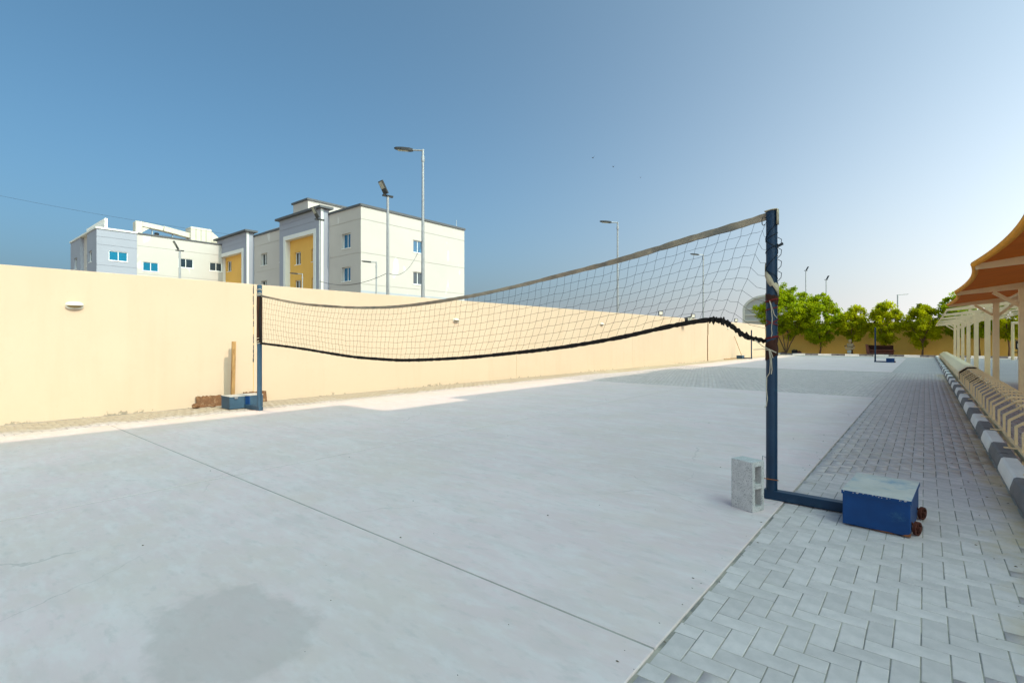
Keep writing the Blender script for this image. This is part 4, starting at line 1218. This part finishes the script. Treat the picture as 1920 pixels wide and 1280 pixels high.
MB().box(1.03, 1.075, 3.6, 21.6, 0.455, 0.478).build('top_rail', 'cream_metal', cage)
MB().box(1.235, 1.28, 3.6, 21.6, 0.455, 0.478).build('top_rail', 'cream_metal', cage)
y = 5.0
while y < 21:
    MB().box(0.70, 0.82, y, y + 0.03, 0.136, 0.15).build('bracket', 'cream_metal', cage); y += 1.55
cov = thing('sheet_metal_cover', 'long cream sheet-metal cover continuing the low hoop cage', 'cover', (1.15, 36, 0))
y = 22.0
while y < 49.5:
    yb = min(y + 3.4, 49.6)
    mb = MB()
    pts = [(0.84, 0.0), (0.84, 0.36), (1.05, 0.53), (1.26, 0.53), (1.47, 0.36), (1.47, 0.0)]
    inner = [(0.855, 0.0), (0.855, 0.352), (1.056, 0.515), (1.254, 0.515), (1.455, 0.352), (1.455, 0.0)]
    mb.prism(pts + inner[::-1], y + 0.004, yb - 0.004)
    mb.build('sheet_panel', 'cream_metal', cov); y += 3.4
rb = hoop_prism(49.61, 49.70, 0.06)
rb.build('end_rib', 'cream_metal', cov)

# ------------------------------------------------------------------ volleyball net and posts
PA, PB = Vector((-1.03, 4.80, 0)), Vector((-10.08, 4.44, 0))
ND = PB - PA
NN = Vector((ND.y, -ND.x, 0)).normalized()
TOP = [(0.0, 2.482), (0.032, 2.427), (0.074, 2.364), (0.159, 2.226), (0.231, 2.134), (0.314, 2.034), (0.402, 1.953), (0.53, 1.89), (0.62, 1.898), (0.704, 1.94), (0.849, 2.062), (1.0, 2.271)]
BOT = [(0.0, 1.36), (0.025, 1.428), (0.04, 1.536), (0.05, 1.567), (0.061, 1.57), (0.097, 1.521), (0.159, 1.408), (0.231, 1.308), (0.314, 1.225), (0.412, 1.147), (0.53, 1.094), (0.60, 1.10), (0.672, 1.123), (0.849, 1.246), (1.0, 1.328)]
def curve(tab, s_):
    xs = [p[0] for p in tab]; ys = [p[1] for p in tab]
    if s_ <= xs[0]: return ys[0]
    if s_ >= xs[-1]: return ys[-1]
    i = max(k for k in range(len(xs) - 1) if xs[k] <= s_)
    # Catmull-Rom style cubic
    def slope(k):
        if k <= 0: return (ys[1] - ys[0]) / (xs[1] - xs[0])
        if k >= len(xs) - 1: return (ys[-1] - ys[-2]) / (xs[-1] - xs[-2])
        return (ys[k + 1] - ys[k - 1]) / (xs[k + 1] - xs[k - 1])
    h_ = xs[i + 1] - xs[i]; t_ = (s_ - xs[i]) / h_
    return ((2 * t_**3 - 3 * t_**2 + 1) * ys[i] + (t_**3 - 2 * t_**2 + t_) * h_ * slope(i)
            + (-2 * t_**3 + 3 * t_**2) * ys[i + 1] + (t_**3 - t_**2) * h_ * slope(i + 1))
def shear(s_): return 0.034 * (1 - s_)
def net_point(s_, t_, off=0.0):
    sb = s_ + shear(s_)
    zt_, zb_ = curve(TOP, s_) - 0.03, curve(BOT, sb)
    ss = s_ + (sb - s_) * t_
    p = PA + ND * ss
    return Vector((p.x, p.y, zt_ + (zb_ - zt_) * t_)) + NN * (off + 0.05 * math.sin(math.pi * t_) * math.sin(5.1 * s_ + 0.6))
net = thing('volleyball_net', 'sagging black volleyball net strung between two blue posts', 'net', (-5.55, 4.63, 0))
cords = MB()
NC, NR = 92, 9
jig = {}
for i in range(NC + 1):
    for j in range(NR + 1):
        jig[(i, j)] = Vector((random.gauss(0, 0.0045), random.gauss(0, 0.005), random.gauss(0, 0.0035))) if 0 < j < NR else Vector()
def P_(i, j):
    s_ = 0.004 + (i / NC) * 0.994
    if s_ + shear(s_) > 1: s_ = min(s_, 0.999)
    return net_point(s_, j / NR) + jig[(i, j)]
def wob(a, b, amp, k):
    m_ = a.lerp(b, 0.5) + Vector((random.gauss(0, amp), random.gauss(0, amp), random.gauss(0, amp) - (amp if k else 0)))
    return [a, m_]
RC = 0.0016
for i in range(NC + 1):
    pts = []
    for j in range(NR): pts += wob(P_(i, j), P_(i, j + 1), 0.0028, False)
    pts.append(P_(i, NR))
    cords.tube(pts, RC, 3, cap=False)
for j in range(1, NR):
    pts = []
    # loose end reaching the near post
    zpost = 2.40 - (2.40 - 1.37) * j / NR
    pts.append(Vector((PA.x - 0.045, PA.y, zpost)))
    a0 = P_(0, j)
    pts.append(pts[0].lerp(a0, 0.5) + Vector((0, 0, -0.02 - 0.02 * random.random())))
    for i in range(NC):
        loose = max(0.0, 1 - i / 9) * (j / NR)
        pts += wob(P_(i, j), P_(i + 1, j), 0.0016 + 0.012 * loose, True)
    pts.append(P_(NC, j))
    cords.tube(pts, RC, 3, cap=False)
no = cords.build('netting', 'cord', net, fix=False)
no['kind'] = 'stuff'
def ribbon(zf, s0, s1, n_, wf, thick, noise=0.0, extra=None, twist=0.0):
    mb = MB(); k = 0
    for i in range(n_ + 1):
        s_ = s0 + (s1 - s0) * i / n_
        p = PA + ND * s_; z = zf(s_)
        w = wf(s_) * (1 + random.gauss(0, noise)); th = thick * (1 + random.gauss(0, noise * 1.5))
        tw = twist * math.sin(s_ * 23) + random.gauss(0, noise * 0.4)
        up = Vector((0, 0, 1)) * math.cos(tw) + NN * math.sin(tw); sd = NN * math.cos(tw) - Vector((0, 0, 1)) * math.sin(tw)
        c_ = Vector((p.x, p.y, z)) + NN * random.gauss(0, noise * 0.02)
        for a_, b_ in ((-1, -1), (1, -1), (1.25, 0), (1, 1), (-1, 1), (-1.25, 0)):
            mb.v.append(tuple(c_ + up * (b_ * w / 2) + sd * (a_ * th / 2)))
    for i in range(n_):
        for j in range(6):
            q = (j + 1) % 6; mb.f.append((i * 6 + j, i * 6 + q, i * 6 + 6 + q, i * 6 + 6 + j))
    mb.f += [tuple(range(6)), tuple(n_ * 6 + j for j in range(6))]
    return mb
smooth_angle(ribbon(lambda s_: curve(TOP, s_) - 0.012, 0.004, 0.998, 150, lambda s_: 0.036 + 0.022 * max(0, 1 - s_ / 0.35) + 0.008 * (1 + math.sin(s_ * 17)) / 2, 0.014, 0.06, twist=0.25).build('top_tape', 'tape_top', net), 50)
smooth_angle(ribbon(lambda s_: curve(BOT, s_) + 0.006 * math.sin(s_ * 1500), 0.003, 0.058, 46,
                    lambda s_: 0.034 if s_ < 0.02 else 0.050, 0.026, 0.30).build('bottom_tape', 'tape_bottom', net), 50)
smooth_angle(ribbon(lambda s_: curve(BOT, s_), 0.056, 0.998, 320, lambda s_: 0.042, 0.02, 0.09).build('bottom_tape', 'tape_bottom', net), 50)
sd = MB()
sd.tube([(PB.x + 0.05, PB.y, 2.25), (PB.x + 0.055, PB.y - 0.02, 1.8), (PB.x + 0.05, PB.y, 1.34)], [0.02, 0.026, 0.03], 6)
sd.build('side_tape', 'tape_bottom', net)
def ring(cx_, cy_, r_, z0_, z1_, rad, turns=1.0, tilt=0.0, n_=22):
    pts = []
    for i in range(int(n_ * turns) + 1):
        a = 2 * math.pi * i / n_
        f_ = i / (n_ * turns)
        pts.append((cx_ + (r_ + rad * 0.5) * math.cos(a), cy_ + (r_ + rad * 0.5) * math.sin(a), z0_ + (z1_ - z0_) * f_ + tilt * math.cos(a)))
    return pts
# wrappings and rope ends on the near post
ww = MB()
ww.lathe([(0.0465, 1.225), (0.049, 1.24), (0.053, 1.28), (0.049, 1.33), (0.050, 1.36), (0.0465, 1.38)], (PA.x, PA.y, 0), 14)
for k in range(len(ww.v)):
    v = ww.v[k]; ww.v[k] = (v[0] + random.gauss(0, 0.003), v[1] + random.gauss(0, 0.003), v[2] + (v[0] - PA.x) * 0.5)
smooth_angle(ww.build('brown_wrapping', 'brown_cloth', net), 60)
ww = MB().lathe([(0.046, 1.70), (0.049, 1.72), (0.050, 1.76), (0.0465, 1.78)], (PA.x, PA.y, 0), 14)
for k in range(len(ww.v)):
    v = ww.v[k]; ww.v[k] = (v[0] + random.gauss(0, 0.003), v[1] + random.gauss(0, 0.003), v[2] - (v[0] - PA.x) * 0.3)
smooth_angle(ww.build('brown_wrapping', 'brown_cloth', net), 60)
rc = MB()
for z0_, z1_, tn, tl in ((1.395, 1.41, 2, 0.01), (1.55, 1.53, 1, -0.02), (1.63, 1.66, 1, 0.008), (1.44, 1.62, 1.5, 0.0), (1.72, 1.73, 2, 0.012)):
    rc.tube(ring(PA.x, PA.y, 0.046, z0_, z1_, 0.006, tn, tl), 0.005, 5)
rc.build('red_cord', 'red_cord', net)
dc = MB()
for z0_, z1_, ph in ((1.85, 2.4, 0.0), (2.4, 1.9, 0.0), (2.1, 2.3, 0.0)):
    dc.tube(ring(PA.x, PA.y, 0.046, z0_, z1_, 0.004, 2.0, 0.01), 0.003, 4)
for k, z in enumerate((2.27, 2.18, 2.08, 1.98)):
    dc.tube([(PA.x + 0.046, PA.y, z), (PA.x + 0.075, PA.y + 0.01, z - 0.02), (PA.x + 0.07, PA.y + 0.01, z - 0.06), (PA.x + 0.046, PA.y, z - 0.09)], 0.0028, 4)
dc.build('loose_cord', 'cord', net)
# beige cloth strip tied diagonally across the post, and a scrap over the post top
cl = MB(); nn = 14
for i in range(nn + 1):
    a = R(150 + 190 * i / nn); rr_ = 0.052 + 0.012 * (i / nn); z = 2.03 - 0.22 * i / nn; w = 0.035 + 0.012 * math.sin(i)
    for b_ in (-1, 1): cl.v.append((PA.x + rr_ * math.cos(a), PA.y + rr_ * math.sin(a), z + b_ * w + random.gauss(0, 0.006)))
for i in range(nn): cl.f.append((2 * i, 2 * i + 2, 2 * i + 3, 2 * i + 1))
co = cl.build('cloth_strip', 'cloth', net, fix=False); co.modifiers.new('thickness', 'SOLIDIFY').thickness = 0.006
smooth_angle(co, 60)
cl = MB()
for i in range(9):
    f_ = i / 8; x = PA.x - 0.05 + 0.105 * min(f_ * 1.6, 1.0); z = 2.502 + 0.01 * math.sin(f_ * 3.1) - max(0, f_ - 0.62) * 0.33
    for b_ in (-1, 1): cl.v.append((x, PA.y - 0.02 + b_ * 0.03, z))
for i in range(8): cl.f.append((2 * i, 2 * i + 2, 2 * i + 3, 2 * i + 1))
co = cl.build('cloth_strip', 'cloth', net, fix=False); co.modifiers.new('thickness', 'SOLIDIFY').thickness = 0.006
smooth_angle(co, 60)
rp = MB()
y0 = PA.y - 0.056
rp.tube([(PA.x - 0.13, y0 + 0.03, 1.385), (PA.x - 0.06, y0, 1.33), (PA.x + 0.0, y0, 1.30), (PA.x + 0.045, y0 + 0.012, 1.275)], 0.0036, 6)
rp.tube([(PA.x - 0.14, y0 + 0.02, 1.30), (PA.x - 0.05, y0, 1.305), (PA.x - 0.005, y0 - 0.004, 1.295)], 0.0036, 6)
rp.tube([(PA.x - 0.008, y0 - 0.003, 1.30), (PA.x + 0.002, y0 - 0.004, 1.20), (PA.x - 0.004, y0, 1.10), (PA.x - 0.028, y0, 1.06), (PA.x - 0.03, y0, 0.95), (PA.x - 0.022, y0, 0.88), (PA.x - 0.03, y0, 0.815), (PA.x - 0.045, y0, 0.80)], 0.0036, 6)
rp.tube([(PA.x - 0.006, y0 - 0.004, 1.30), (PA.x + 0.01, y0 - 0.004, 1.22), (PA.x + 0.014, y0, 1.13), (PA.x + 0.008, y0, 1.09)], 0.0036, 6)
rp.tube([(PA.x + 0.0, y0 - 0.004, 1.30), (PA.x + 0.022, y0, 1.23)], 0.0036, 6)
rp.tube([(PA.x - 0.005, y0 + 0.003, 1.72), (PA.x + 0.008, y0, 1.66), (PA.x + 0.016, y0, 1.57), (PA.x + 0.010, y0, 1.48), (PA.x + 0.014, y0, 1.44), (PA.x + 0.008, y0, 1.41)], 0.0033, 6)
rp.tube([(PA.x + 0.0, y0 + 0.003, 1.71), (PA.x + 0.03, y0 + 0.01, 1.60), (PA.x + 0.045, y0 + 0.03, 1.575)], 0.003, 6)
smooth_angle(rp.build('rope_end', 'rope', net), 60)
ft = MB()
for z in (2.36, 2.28, 2.25, 1.41, 1.35, 1.31): ft.tube(ring(PB.x, PB.y, 0.046, z, z + 0.01, 0.007, 1, 0.012), 0.008, 5)
ft.build('rope_end', 'rope', net)
fw_ = MB().lathe([(0.047, 1.33), (0.052, 1.36), (0.05, 1.8), (0.053, 2.0), (0.05, 2.22), (0.047, 2.24)], (PB.x, PB.y, 0), 12)
smooth_angle(fw_.build('brown_wrapping', 'brown_cloth', net), 60)

def net_post(name, label, p, side, top, paint, boxpaint, lid, wheels, detail=True, twist=0.0):
    """side: +1 the weight box lies towards +X, -1 towards -X"""
    t = thing(name, label, 'net post', (p[0], p[1], 0), 'volleyball net posts')
    x, y = p
    smooth_angle(MB().tube([(x, y, 0.07), (x, y, top)], 0.045, 20).build('upright', paint, t))
    smooth_angle(MB().lathe([(0.0455, 0), (0.047, 0.004), (0.047, 0.02), (0.03, 0.028)], (x, y, top - 0.02), 16).build('top_cap', paint, t))
    bx0, bx1 = (x - 0.06 * side), (x + side * 0.62)
    a, b = sorted((bx0, bx1))
    MB().box(a, b, y - 0.042, y + 0.042, 0.010, 0.085, 0.004).build('base_beam', paint, t)
    gx0, gx1 = sorted((x + side * 0.57, x + side * 0.97))
    yb0, yb1 = y - 0.33, y + 0.32
    gc = Vector(((gx0 + gx1) / 2, y, 0)); gm = Matrix.Rotation(R(twist), 3, 'Z')
    def tw(mb_):
        mb_.v = [tuple(gm @ (Vector(v) - gc) + gc) for v in mb_.v]; return mb_
    bo = tw(MB().box(gx0, gx1, yb0, yb1, 0.012, 0.252, 0.004)).build('weight_box', boxpaint, t)
    tw(MB().box(gx0 - 0.006, gx1 + 0.006, yb0 - 0.006, yb1 + 0.006, 0.253, 0.262)).build('lid', lid, bo)
    ed = MB()
    ed.box(gx0 - 0.0065, gx1 + 0.0065, yb0 - 0.009, yb0 - 0.0062, 0.236, 0.2622)
    ed.box(gx1 + 0.0062, gx1 + 0.009, yb0 - 0.009, yb1, 0.236, 0.2622) if side > 0 else ed.box(gx0 - 0.009, gx0 - 0.0062, yb0 - 0.009, yb1, 0.236, 0.2622)
    tw(ed).build('lid_flange', boxpaint, bo)
    if detail:
        q = gx0 + 0.006
        while q < gx1 - 0.02:
            l_ = random.choice((0.004, 0.007, 0.012, 0.02)); hz_ = random.uniform(0.003, 0.008)
            z1_ = 0.2605 - random.choice((0, 0, 0.004))
            tw(MB().prism([(q, z1_ - hz_), (q + l_ * 0.6, z1_ - hz_ * 1.2), (q + l_, z1_), (q + l_ * 0.2, z1_)], yb0 - 0.0105, yb0 - 0.0085)).build('paint_chip', 'box_lid', bo)
            q += l_ + random.choice((0.004, 0.01, 0.02, 0.05))
        tw(MB().prism([(gx1 - 0.045, 0.011), (gx1 + 0.002, 0.011), (gx1 + 0.002, 0.034), (gx1 - 0.012, 0.024), (gx1 - 0.03, 0.02)], yb0 - 0.0035, yb0 + 0.03)).build('rust_patch', 'rust_edge', bo)
        tw(MB().prism([(gx0 + 0.18, 0.011), (gx1 - 0.09, 0.011), (gx1 - 0.12, 0.016), (gx0 + 0.25, 0.015)], yb0 - 0.003, yb0 + 0.02)).build('rust_patch', 'rust_edge', bo)
    if wheels:
        xe = gx1 if side > 0 else gx0
        for q in (0.10, 0.53):
            c_ = gm @ (Vector((xe + side * 0.03, yb0 + q, 0.052)) - gc) + gc
            w = MB(); rot = Matrix.Rotation(R(-24 * side), 4, 'Z')
            ro, ri, th = 0.048, 0.037, 0.010
            nn = 22
            for j in range(nn):
                a_ = 2 * math.pi * j / nn
                for rr_, tx_ in ((ri, -th), (ro, -th), (ro, th), (ri, th)):
                    w.v.append(tuple(rot @ Vector((tx_, rr_ * math.cos(a_), rr_ * math.sin(a_))) + c_))
            for j in range(nn):
                q2 = (j + 1) % nn
                for m_ in range(4):
                    n2 = (m_ + 1) % 4; w.f.append((j * 4 + m_, j * 4 + n2, q2 * 4 + n2, q2 * 4 + m_))
            wo_ = w.build('wheel', 'rust', t)
            sp_ = MB()
            for j in range(5):
                a_ = 2 * math.pi * j / 5
                sp_.beam(tuple(c_), tuple(rot @ Vector((0, 0.040 * math.cos(a_), 0.040 * math.sin(a_))) + c_), 0.012, 0.012)
            sp_.tube([tuple(rot @ Vector((-0.022, 0, 0)) + c_), tuple(rot @ Vector((0.022, 0, 0)) + c_)], 0.016, 10)
            sp_.build('spokes', 'rust', wo_)
            MB().beam((c_.x - side * 0.045, c_.y, 0.10), tuple(c_), 0.02, 0.012).build('axle_bracket', 'rust', wo_)
    return t
np1 = net_post('net_post', 'near dark blue net post with rope wrappings and wheeled weight box', (PA.x, PA.y), 1, 2.498, 'post_blue', 'blue_paint', 'box_lid', True, True, -3.5)
# hook, buckle, tie-down bolt on the near post
MB().tube([(PA.x - 0.045, PA.y - 0.01, 2.45), (PA.x - 0.065, PA.y - 0.01, 2.46), (PA.x - 0.075, PA.y - 0.01, 2.44), (PA.x - 0.075, PA.y - 0.01, 2.40), (PA.x - 0.065, PA.y - 0.01, 2.385), (PA.x - 0.05, PA.y - 0.01, 2.395)], 0.004, 6).build('hook', 'dark_metal', np1)
MB().beam((PA.x + 0.04, PA.y, 2.19), (PA.x + 0.09, PA.y - 0.01, 2.21), 0.012, 0.02).build('peg', 'dark_metal', np1)
MB().tube([(PA.x - 0.045, PA.y - 0.01, 0.36), (PA.x - 0.07, PA.y - 0.01, 0.37), (PA.x - 0.072, PA.y - 0.01, 0.28)], 0.004, 6).build('hook', 'galv', np1)
MB().tube([(PA.x - 0.06, PA.y - 0.05, 0.185), (PA.x + 0.065, PA.y - 0.05, 0.185)], 0.004, 6).build('bolt', 'rust_edge', np1)
np2 = net_post('net_post', 'far faded blue net post standing close to the cream wall', (PB.x, PB.y), -1, 2.46, 'faded_blue', 'faded_blue', 'box_lid', False, False)
MB().box(PB.x - 0.572, PB.x - 0.566, PB.y - 0.03, PB.y + 0.06, 0.015, 0.25).build('dark_band', 'blue_paint', np2)
for q in (-0.24, 0.22): MB().box(PB.x - 0.563, PB.x - 0.55, PB.y + q, PB.y + q + 0.06, 0.215, 0.25).build('latch', 'galv', np2)
net_post('net_post', 'distant blue net post with weight box on the far court', (-2.45, 39.2), 1, 2.2, 'post_blue', 'blue_paint', 'blue_paint', True, False)
net_post('net_post', 'distant net post near the far end of the cream wall', (-10.0, 40.2), -1, 2.15, 'post_blue', 'faded_blue', 'box_lid', False, False)

# hollow concrete block standing on end beside the near post
blk = thing('concrete_block', 'speckled grey hollow concrete block standing on end beside the near post', 'concrete block', (-1.125, 4.40, 0.008), rotz=R(-20.5))
bw, bd, bh = 0.195, 0.15, 0.40
mb = MB()
mb.box(-bw / 2, bw / 2, -bd / 2, -bd / 2 + 0.034, 0, bh, 0.003)
mb.box(-bw / 2, bw / 2, bd / 2 - 0.034, bd / 2, 0, bh, 0.003)
for z0_, z1_ in ((0.0, 0.04), (0.18, 0.22), (0.36, 0.40)):
    mb.box(-bw / 2 + 0.001, bw / 2 - 0.001, -bd / 2 + 0.034, bd / 2 - 0.034, z0_ + 0.0005, z1_ - 0.0005)
mb.build('body', 'block', blk, local=True)

# scrap against the wall behind the far post
def leaning_board(name, label, p, w, h_, th, m, lean, rz, cat):
    o = MB().box(-w / 2, w / 2, -th / 2, th / 2, 0, h_, 0.003).build(name, m)
    o.location = p; o.rotation_euler = (lean, 0, rz)
    tag(o, label, cat)
    return o
xw = wall_x(4.5)
leaning_board('timber_plank', 'upright timber plank leaning on the wall behind the far post', (xw + 0.11, 4.50, 0.0), 0.075, 1.36, 0.04, 'timber', R(3), R(90), 'plank')
def ragged_board(label, y0, y1, hgt, th):
    """rotten board on edge with a broken upper line"""
    mb = MB(); n_ = 14
    top_ = [hgt * random.uniform(0.88, 1.0) for _ in range(n_ + 1)]
    for xx, dz in ((0.0, 0.0), (th, 0.0)):
        for i in range(n_ + 1):
            yy = y0 + (y1 - y0) * i / n_
            mb.v += [(xw + 0.10 - xx, yy, 0.0), (xw + 0.05 - xx, yy, top_[i])]
    K = 2 * (n_ + 1)
    for i in range(n_):
        a = 2 * i
        mb.f += [(a, a + 2, a + 3, a + 1), (K + a, K + a + 1, K + a + 3, K + a + 2), (a + 1, a + 3, K + a + 3, K + a + 1), (a, K + a, K + a + 2, a + 2)]
    mb.f += [(0, 1, K + 1, K), (2 * n_, K + 2 * n_, K + 2 * n_ + 1, 2 * n_ + 1)]
    o = mb.build('plywood_board', 'ply')
    tag(o, label, 'board', 'rotten boards at the wall foot')
ragged_board('rotten brown board on edge left of the far weight box', 3.82, 4.30, 0.235, 0.03)
ragged_board('rotten brown board on edge right of the far net post', 4.75, 5.24, 0.25, 0.03)
def rock(name, label, p, r_, m, cat, group, flat=0.6, seed=0):
    rr = random.Random(seed)
    mb = MB().lathe([(r_ * 0.5, 0), (r_ * 0.95, r_ * 0.25 * flat), (r_, r_ * 0.6 * flat), (r_ * 0.6, r_ * flat), (r_ * 0.15, r_ * 1.1 * flat)], (0, 0, 0), 9)
    mb.v = [(v[0] * rr.uniform(0.75, 1.25), v[1] * rr.uniform(0.75, 1.25), max(v[2] * rr.uniform(0.8, 1.2), 0)) for v in mb.v]
    o = mb.build(name, m); o.location = p
    return tag(o, label, cat, group)
rock('rubble_lump', 'small brown lump at the left end of the rotten board', (xw + 0.16, 3.78, 0), 0.07, 'ply', 'rubble', 'rubble by the wall foot', 1.2, 3)
rock('rubble_lump', 'small brown lump fallen in front of the left rotten board', (xw + 0.22, 4.08, 0), 0.05, 'ply', 'rubble', 'rubble by the wall foot', 0.8, 4)

# distant odds and ends by the far kerb
sofa = thing('sofa', 'old brown leather sofa standing behind the far kerb', 'sofa', (-3.05, 54.75, 0.1))
def rounded(x0, x1, y0, y1, z0, z1, b): return MB().box(x0, x1, y0, y1, z0, z1, b)
rounded(-4.0, -2.1, 54.5, 55.1, 0.16, 0.42, 0.06).build('base', 'leather', sofa)
rounded(-3.8, -2.05, 54.42, 55.0, 0.42, 0.58, 0.06).build('seat_cushion', 'leather', sofa)
MB().prism([(-3.9, 0.40), (-2.15, 0.40), (-2.15, 0.95), (-3.0, 0.93), (-3.9, 0.97)], 55.0, 55.2).build('backrest', 'brown_cloth', sofa)
MB().prism([(-4.02, 0.16), (-3.78, 0.16), (-3.82, 0.6), (-3.95, 1.02), (-4.12, 1.05), (-4.08, 0.6)], 54.42, 55.15).build('armrest', 'leather', sofa)
for x_, y_ in ((-3.9, 54.55), (-2.2, 54.55), (-3.9, 55.0), (-2.2, 55.0)): MB().box(x_ - .03, x_ + .03, y_ - .03, y_ + .03, 0.09, 0.17).build('leg', 'black_plastic', sofa)
bc = thing('barber_chair', 'cream and brown barber chair on a pedestal behind the far kerb', 'chair', (-5.3, 54.7, 0.1))
smooth_angle(MB().lathe([(0.30, 0), (0.30, 0.03), (0.1, 0.07), (0.06, 0.1), (0.06, 0.42)], (-5.3, 54.7, 0.1), 16).build('pedestal', 'chrome', bc), 50)
rounded(-5.6, -5.0, 54.4, 54.95, 0.55, 0.72, 0.05).build('seat', 'cream_leather', bc)
rounded(-5.56, -5.04, 54.9, 55.03, 0.74, 1.12, 0.05).build('backrest', 'cream_leather', bc)
rounded(-5.42, -5.18, 54.93, 55.03, 1.2, 1.5, 0.04).build('headrest', 'cream_leather', bc)
MB().beam((-5.3, 54.99, 1.1), (-5.3, 54.99, 1.25), 0.04, 0.02).build('headrest_stem', 'chrome', bc)
for s_ in (-1, 1): rounded(-5.3 + s_ * 0.34 - 0.045, -5.3 + s_ * 0.34 + 0.045, 54.42, 54.95, 0.84, 0.92, 0.02).build('armrest', 'leather', bc)
for s_ in (-1, 1): MB().beam((-5.3 + s_ * 0.33, 54.7, 0.62), (-5.3 + s_ * 0.34, 54.7, 0.86), 0.05, 0.03).build('armrest_support', 'chrome', bc)
MB().beam((-5.3, 54.42, 0.5), (-5.3, 54.2, 0.25), 0.3, 0.03).build('footrest', 'chrome', bc)
for i, (x_, r_, m_, lb) in enumerate(((-11.4, 0.22, 'rubble', 'flat reddish rubble heap left of the largest tree stems'), (-10.75, 0.3, 'rubble', 'reddish rubble heap under the largest tree'), (-9.75, 0.32, 'black_plastic', 'dark heap of rubbish right of the largest tree stems'), (-9.35, 0.22, 'rubble', 'small dark heap beside the rubbish under the largest tree'))):
    rock('rubble_heap', lb, (x_, 54.75, 0.1), r_, m_, 'rubble', 'heaps behind the far kerb', 1.1 if i > 1 else 0.5, 20 + i)
bx_ = thing('utility_box', 'dark box on a stand with a white panel near the right edge', 'box', (5.15, 50.5, 0))
MB().box(4.98, 5.32, 50.4, 50.7, 0.75, 1.35, 0.02).build('cabinet', 'black_plastic', bx_)
MB().box(5.06, 5.22, 50.385, 50.398, 0.85, 1.15).build('panel', 'white_plastic', bx_)
MB().box(4.95, 5.35, 50.37, 50.73, 1.36, 1.41).build('lid', 'cap_grey', bx_)
MB().tube([(5.15, 50.55, 0), (5.15, 50.55, 0.75)], 0.07, 8).build('stand', 'black_plastic', bx_)
MB().box(4.85, 5.2, 50.35, 50.5, 0.5, 0.56).build('shelf', 'black_plastic', bx_)
gf = thing('pipe_frame', 'cream pipe goal frame near the right edge behind the car-park posts', 'frame', (6.2, 50, 0))
for x_ in (4.78, 7.8): MB().tube([(x_, 50, 0), (x_, 50, 2.62)], 0.09, 10).build('leg', 'cream_metal', gf)
MB().tube([(4.70, 50, 2.62), (7.88, 50, 2.62)], 0.09, 10).build('crossbar', 'cream_metal', gf)
sk = MB().tube([(wall_x(40.8) + 0.06, 40.4, 1.7), (wall_x(40.8) + 0.5, 41.0, 0.0)], 0.018, 6).build('stick', 'timber')
tag(sk, 'thin stick leaning on the wall by the distant net post', 'stick')
lb_ = MB().beam((wall_x(50) + 0.75, 50.3, 0.0), (wall_x(50) + 0.1, 50.4, 0.95), 0.25, 0.03).build('board', 'timber')
tag(lb_, 'tan board leaning on the far end of the cream wall', 'board')
for i, yy in enumerate((37.4, 38.3, 39.1)):
    o = MB().beam((wall_x(yy) + 0.25, yy, 0.03), (wall_x(yy) + 0.35, yy + 0.7, 0.03), 0.12, 0.05).build('wood_scrap', 'timber')
    tag(o, ('piece of scrap wood lying left of the distant weight box, leftmost', 'piece of scrap wood lying left of the distant weight box, middle', 'piece of scrap wood lying left of the distant weight box, rightmost')[i], 'scrap wood', 'scrap wood by the wall foot')

# grit, leaf crumbs and small litter on the ground
gr = MB(); rg = random.Random(5)
def crumb(x, y, r_):
    k = len(gr.v); n_ = 5
    for j in range(n_):
        a_ = 2 * math.pi * j / n_; q = r_ * rg.uniform(0.5, 1.2)
        gr.v.append((x + q * math.cos(a_), y + q * 0.6 * math.sin(a_), 0.0095))
    gr.v.append((x, y, 0.0095 + r_ * 0.5))
    for j in range(n_): gr.f.append((k + j, k + (j + 1) % n_, k + n_))
for _ in range(90): crumb(rg.uniform(-9.5, 0.5), rg.uniform(0.9, 9.0), rg.choice((0.004, 0.006, 0.006, 0.011)))
for _ in range(60): crumb(rg.uniform(0.2, 0.58), rg.uniform(3.0, 14.0), rg.choice((0.005, 0.008, 0.012)))
for _ in range(50): crumb(-0.93 + rg.gauss(0, 0.05), rg.uniform(1.6, 9.0), rg.choice((0.004, 0.006, 0.009)))
tag(gr.build('grit', 'grit'), 'scattered dark grit and leaf crumbs on the court and pavers', 'grit', kind='stuff')
